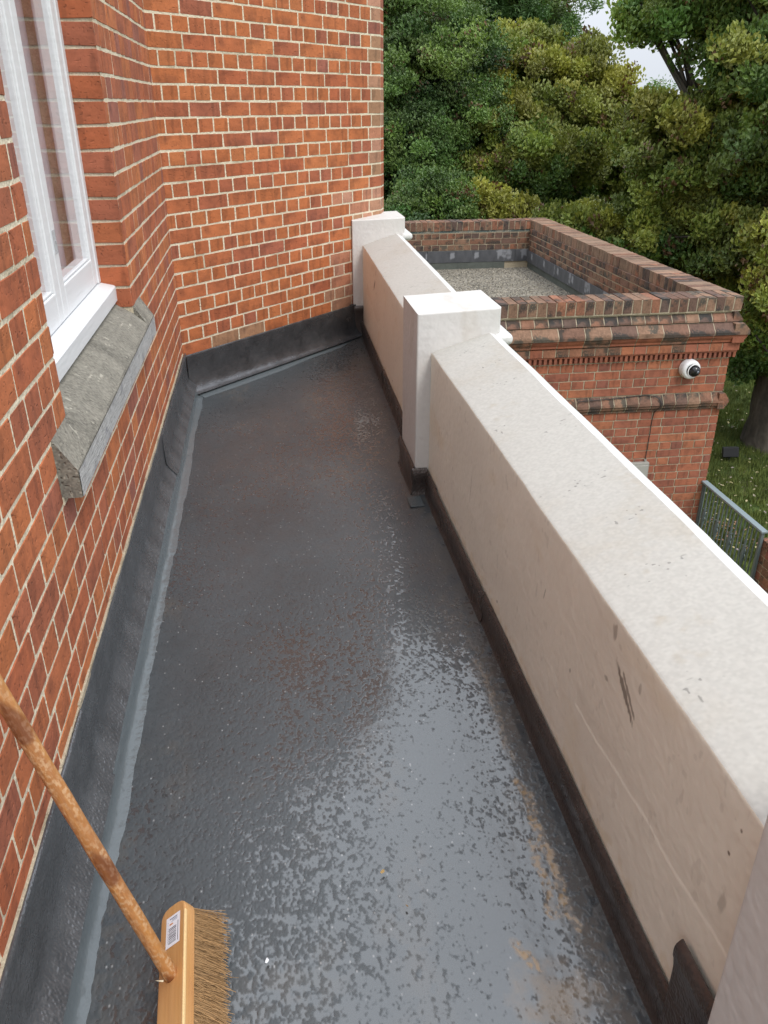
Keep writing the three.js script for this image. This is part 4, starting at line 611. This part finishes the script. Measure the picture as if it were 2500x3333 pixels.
function tree(name, label, cat, grp, base, lobes, pal, { sp = oakSprig, trunk = 0.22, seed = 1, dens = 1, limb = true, clump = 0.34, splitY = 0.35 } = {}) {
  const t = group(name); tag(t, label, cat, grp); t.position.copy(base);
  const r = RNG(seed * 7919 + 13), mats = [], cols = [], q = new THREE.Quaternion(), e = new THREE.Euler(), m = new THREE.Matrix4(), gs = [];
  const mean = V(); let tot = 0; for (const l of lobes) { mean.addScaledVector(l.c, l.r); tot += l.r; } mean.divideScalar(tot);
  const fork = V(lerp(base.x, mean.x, 0.35), lerp(base.y, mean.y, splitY), lerp(base.z, mean.z, 0.35));
  const limbTube = (a, b, r0, r1, bend, seg = 9) => { const mid = a.clone().lerp(b, 0.5).add(V((r() - 0.5) * bend, (r() - 0.1) * bend * 0.7, (r() - 0.5) * bend)), c = new THREE.CatmullRomCurve3([a, a.clone().lerp(mid, 0.5).add(V((r() - 0.5) * bend * 0.3, 0, (r() - 0.5) * bend * 0.3)), mid, b]), g = new THREE.TubeGeometry(c, seg, 1, 9), p = g.attributes.position, uv = g.attributes.uv, L = a.distanceTo(b);
    for (let i = 0; i <= seg; i++) { const o = c.getPointAt(i / seg), rad = lerp(r0, r1, i / seg); for (let k = 0; k <= 9; k++) { const x = i * 10 + k, f = rad * (1 + 0.18 * (hash(i, k % 9, seed) - 0.5)); p.setXYZ(x, o.x + (p.getX(x) - o.x) * f, o.y + (p.getY(x) - o.y) * f, o.z + (p.getZ(x) - o.z) * f); uv.setXY(x, k / 9, i / seg * L * 0.45); } } g.computeVertexNormals(); g.translate(-base.x, -base.y, -base.z); return { g, c }; };
  if (limb) {
    const tk = limbTube(base.clone().add(V(0, -0.15, 0)), fork, trunk * 1.15, trunk * 0.72, trunk * 0.8, 12); { const p = tk.g.attributes.position; for (let i = 0; i < p.count; i++) { const y = p.getY(i), f = 1 + 0.55 * Math.exp(-Math.max(0, y) / 0.28); p.setX(i, p.getX(i) * f); p.setZ(i, p.getZ(i) * f); } tk.g.computeVertexNormals(); } obj('trunk', tk.g, barkMat, t);
    for (const l of lobes) { const b = limbTube(fork, l.c, trunk * 0.42, 0.035, 0.5); gs.push(b.g); for (let k = 0; k < 5; k++) { const d = V(r() - 0.5, r() * 0.7 - 0.2, r() - 0.5).normalize(), en = l.c.clone().add(V(d.x * l.rx * 0.85, d.y * l.ry * 0.85, d.z * l.rx * 0.85)); gs.push(limbTube(b.c.getPointAt(0.6 + 0.4 * r()), en, 0.035, 0.010, 0.3, 5).g); } }
    obj('limbs', mergeGeometries(gs), barkMat, t);
  } else { const st = []; for (let k = 0; k < 5; k++) st.push(limbTube(base.clone(), lobes[k % lobes.length].c.clone().add(V((r() - 0.5) * 0.5, 0, (r() - 0.5) * 0.5)), trunk * 0.4, 0.012, 0.3, 5).g); obj('stems', mergeGeometries(st), barkMat, t); }
  const d = V(), p = V(), col = new THREE.Color();
  for (const l of lobes) {
    const area = 4 * Math.PI * Math.pow((Math.pow(l.rx * l.ry, 1.6) * 2 + Math.pow(l.rx * l.rx, 1.6)) / 3, 1 / 1.6), nc = Math.round(area / (clump * clump * 1.2) * (l.d || 1) * dens);
    for (let c = 0; c < nc; c++) {
      d.set(r() - 0.5, r() - 0.42, r() - 0.5).normalize(); const lump = 0.62 + 0.85 * vn(d.x * 2.6 + l.c.x * 3, d.y * 2.6 + d.z * 2.1 + l.c.y * 5, seed * 31), inn = r() < 0.2, rr = (inn ? 0.3 + 0.4 * r() : 0.74 + 0.36 * r() * r()) * lump;
      const cc = V(l.c.x + d.x * l.rx * rr, l.c.y + d.y * l.ry * rr, l.c.z + d.z * l.rx * rr); const cs = clump * (0.45 + 1.0 * r() * r() + 0.15 * r()), tone = Math.pow(r(), 1.3), warmLit = clamp((l.w || 0) + (d.y > 0.2 ? 0.22 : -0.12) + (r() - 0.5) * 0.5), ns = Math.round(34 * (cs / clump) * (cs / clump)) + 8;  // upper clumps take the brighter hue: lit tips put into the leaf colour
      for (let s = 0; s < ns; s++) {
        p.set(r() + r() - 1, (r() + r() - 1) * 0.7, r() + r() - 1).multiplyScalar(cs).add(cc).sub(base); e.set((r() - 0.5) * 1.2, r() * 6.283, (r() - 0.5) * 1.2); q.setFromEuler(e); const sc = 0.75 + r() * 0.55; m.compose(p, q, V(sc, sc, sc)); mats.push(m.clone());
        const k = 0.62 + 0.6 * tone + 0.3 * (r() - 0.5), a = pal[0], b = pal[1], h = clamp(warmLit + 0.25 * (r() - 0.5)), br = r() < 0.05 * (0.3 + (l.w || 0)) ? 1 : 0; cols.push([lerp(lerp(a[0], b[0], h), 0.16, br) * k, lerp(lerp(a[1], b[1], h), 0.085, br) * k, lerp(lerp(a[2], b[2], h), 0.025, br) * k]);
      }
    }
  }
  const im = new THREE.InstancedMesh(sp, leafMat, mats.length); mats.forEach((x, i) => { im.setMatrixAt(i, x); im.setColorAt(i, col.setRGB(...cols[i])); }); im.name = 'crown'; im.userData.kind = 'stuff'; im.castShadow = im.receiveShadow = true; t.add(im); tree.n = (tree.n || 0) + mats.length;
  return t;
}
const Lb = (px, py, Z, rx, ry = rx * 0.85, w = 0, d = 1) => ({ c: W(px, py, Z), rx, ry, r: rx, w, d });
const G = (x, z) => V(x, GY, z);
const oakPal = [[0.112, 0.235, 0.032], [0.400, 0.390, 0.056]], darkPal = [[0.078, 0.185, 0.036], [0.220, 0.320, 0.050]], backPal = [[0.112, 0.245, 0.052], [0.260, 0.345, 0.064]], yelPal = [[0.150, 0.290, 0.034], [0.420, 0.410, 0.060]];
// the oak with its trunk on the lawn
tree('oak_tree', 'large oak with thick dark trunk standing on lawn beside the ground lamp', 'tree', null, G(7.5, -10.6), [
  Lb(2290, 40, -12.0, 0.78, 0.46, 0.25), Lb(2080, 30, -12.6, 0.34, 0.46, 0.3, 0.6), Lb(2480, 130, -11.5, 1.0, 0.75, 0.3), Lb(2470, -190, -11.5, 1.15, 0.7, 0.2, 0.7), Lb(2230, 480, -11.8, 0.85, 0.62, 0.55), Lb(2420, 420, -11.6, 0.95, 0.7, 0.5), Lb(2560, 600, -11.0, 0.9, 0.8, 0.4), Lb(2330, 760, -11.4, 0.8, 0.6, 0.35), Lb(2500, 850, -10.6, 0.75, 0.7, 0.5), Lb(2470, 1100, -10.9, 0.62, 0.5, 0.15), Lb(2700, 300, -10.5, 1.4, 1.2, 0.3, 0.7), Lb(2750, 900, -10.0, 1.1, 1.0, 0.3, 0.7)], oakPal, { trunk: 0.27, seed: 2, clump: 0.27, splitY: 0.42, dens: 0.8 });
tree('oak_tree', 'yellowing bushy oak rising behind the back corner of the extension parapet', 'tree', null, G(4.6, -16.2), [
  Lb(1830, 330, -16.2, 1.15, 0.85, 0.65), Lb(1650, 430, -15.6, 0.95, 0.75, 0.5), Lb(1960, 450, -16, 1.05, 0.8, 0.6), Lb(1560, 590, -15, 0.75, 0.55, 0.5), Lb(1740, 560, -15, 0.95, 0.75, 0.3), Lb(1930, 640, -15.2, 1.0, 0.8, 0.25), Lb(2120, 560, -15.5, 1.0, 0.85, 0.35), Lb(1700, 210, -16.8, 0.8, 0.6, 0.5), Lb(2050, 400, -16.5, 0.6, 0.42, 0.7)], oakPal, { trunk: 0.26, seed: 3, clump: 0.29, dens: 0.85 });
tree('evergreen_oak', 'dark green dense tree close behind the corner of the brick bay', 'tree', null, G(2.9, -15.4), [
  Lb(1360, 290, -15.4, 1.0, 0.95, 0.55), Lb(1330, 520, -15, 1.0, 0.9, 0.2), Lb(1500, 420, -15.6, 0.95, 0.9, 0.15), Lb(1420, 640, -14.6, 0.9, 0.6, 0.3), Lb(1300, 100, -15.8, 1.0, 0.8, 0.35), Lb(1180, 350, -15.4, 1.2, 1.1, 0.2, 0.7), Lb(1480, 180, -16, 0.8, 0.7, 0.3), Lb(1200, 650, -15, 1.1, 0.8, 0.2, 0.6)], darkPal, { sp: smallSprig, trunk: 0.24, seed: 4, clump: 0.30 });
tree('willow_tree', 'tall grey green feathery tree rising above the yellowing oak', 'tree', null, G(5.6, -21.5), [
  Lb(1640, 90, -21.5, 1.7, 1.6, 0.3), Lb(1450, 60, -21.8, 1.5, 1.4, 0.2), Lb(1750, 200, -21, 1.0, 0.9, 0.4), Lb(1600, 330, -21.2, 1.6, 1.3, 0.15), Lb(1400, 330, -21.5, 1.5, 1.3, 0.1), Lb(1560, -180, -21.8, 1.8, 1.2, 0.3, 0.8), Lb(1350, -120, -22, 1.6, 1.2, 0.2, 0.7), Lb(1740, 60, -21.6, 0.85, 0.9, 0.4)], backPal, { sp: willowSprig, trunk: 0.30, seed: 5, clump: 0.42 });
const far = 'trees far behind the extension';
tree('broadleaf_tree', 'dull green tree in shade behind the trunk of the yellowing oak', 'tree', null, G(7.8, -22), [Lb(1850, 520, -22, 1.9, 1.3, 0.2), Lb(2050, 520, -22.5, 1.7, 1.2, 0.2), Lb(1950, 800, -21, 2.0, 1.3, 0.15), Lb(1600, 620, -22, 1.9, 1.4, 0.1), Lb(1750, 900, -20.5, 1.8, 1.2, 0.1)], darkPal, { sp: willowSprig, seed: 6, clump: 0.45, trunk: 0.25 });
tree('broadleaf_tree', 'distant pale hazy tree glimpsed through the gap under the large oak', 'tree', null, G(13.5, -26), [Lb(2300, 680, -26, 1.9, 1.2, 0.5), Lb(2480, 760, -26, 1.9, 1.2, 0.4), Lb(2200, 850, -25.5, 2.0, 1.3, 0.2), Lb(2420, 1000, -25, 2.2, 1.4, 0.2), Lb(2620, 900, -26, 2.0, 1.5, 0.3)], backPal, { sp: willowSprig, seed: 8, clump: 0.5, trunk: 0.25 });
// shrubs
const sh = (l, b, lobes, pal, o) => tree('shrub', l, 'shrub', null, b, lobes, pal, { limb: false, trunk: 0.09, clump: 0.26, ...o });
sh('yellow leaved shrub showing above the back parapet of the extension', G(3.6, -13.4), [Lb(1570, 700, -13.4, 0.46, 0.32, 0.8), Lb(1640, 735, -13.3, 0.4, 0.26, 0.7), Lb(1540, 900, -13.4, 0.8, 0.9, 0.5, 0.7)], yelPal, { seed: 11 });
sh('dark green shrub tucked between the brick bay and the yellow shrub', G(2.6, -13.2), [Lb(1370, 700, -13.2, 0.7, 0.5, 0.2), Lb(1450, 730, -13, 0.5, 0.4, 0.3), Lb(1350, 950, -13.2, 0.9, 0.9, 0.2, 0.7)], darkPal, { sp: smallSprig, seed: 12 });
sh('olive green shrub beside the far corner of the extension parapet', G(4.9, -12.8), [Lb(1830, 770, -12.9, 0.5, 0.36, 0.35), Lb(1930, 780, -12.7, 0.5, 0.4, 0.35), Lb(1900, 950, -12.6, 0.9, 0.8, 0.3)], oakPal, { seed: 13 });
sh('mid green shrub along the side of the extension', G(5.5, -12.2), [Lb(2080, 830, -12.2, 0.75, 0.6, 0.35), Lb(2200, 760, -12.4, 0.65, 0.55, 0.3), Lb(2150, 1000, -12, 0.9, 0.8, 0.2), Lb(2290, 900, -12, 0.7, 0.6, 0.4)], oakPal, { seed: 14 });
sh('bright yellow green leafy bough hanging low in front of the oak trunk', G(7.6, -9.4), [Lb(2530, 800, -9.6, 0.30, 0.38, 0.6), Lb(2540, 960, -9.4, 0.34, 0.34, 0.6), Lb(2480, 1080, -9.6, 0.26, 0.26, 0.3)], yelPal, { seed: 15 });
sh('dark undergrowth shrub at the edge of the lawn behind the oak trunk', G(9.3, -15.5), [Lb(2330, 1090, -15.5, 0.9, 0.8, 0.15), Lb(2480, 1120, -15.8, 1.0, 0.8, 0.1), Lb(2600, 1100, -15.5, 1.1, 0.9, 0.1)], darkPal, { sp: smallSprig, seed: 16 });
console.log('sprigs', tree.n);

scene.traverse((o) => { if (o.isMesh) { o.castShadow = true; o.receiveShadow = true; } });
renderer.render(scene, camera);
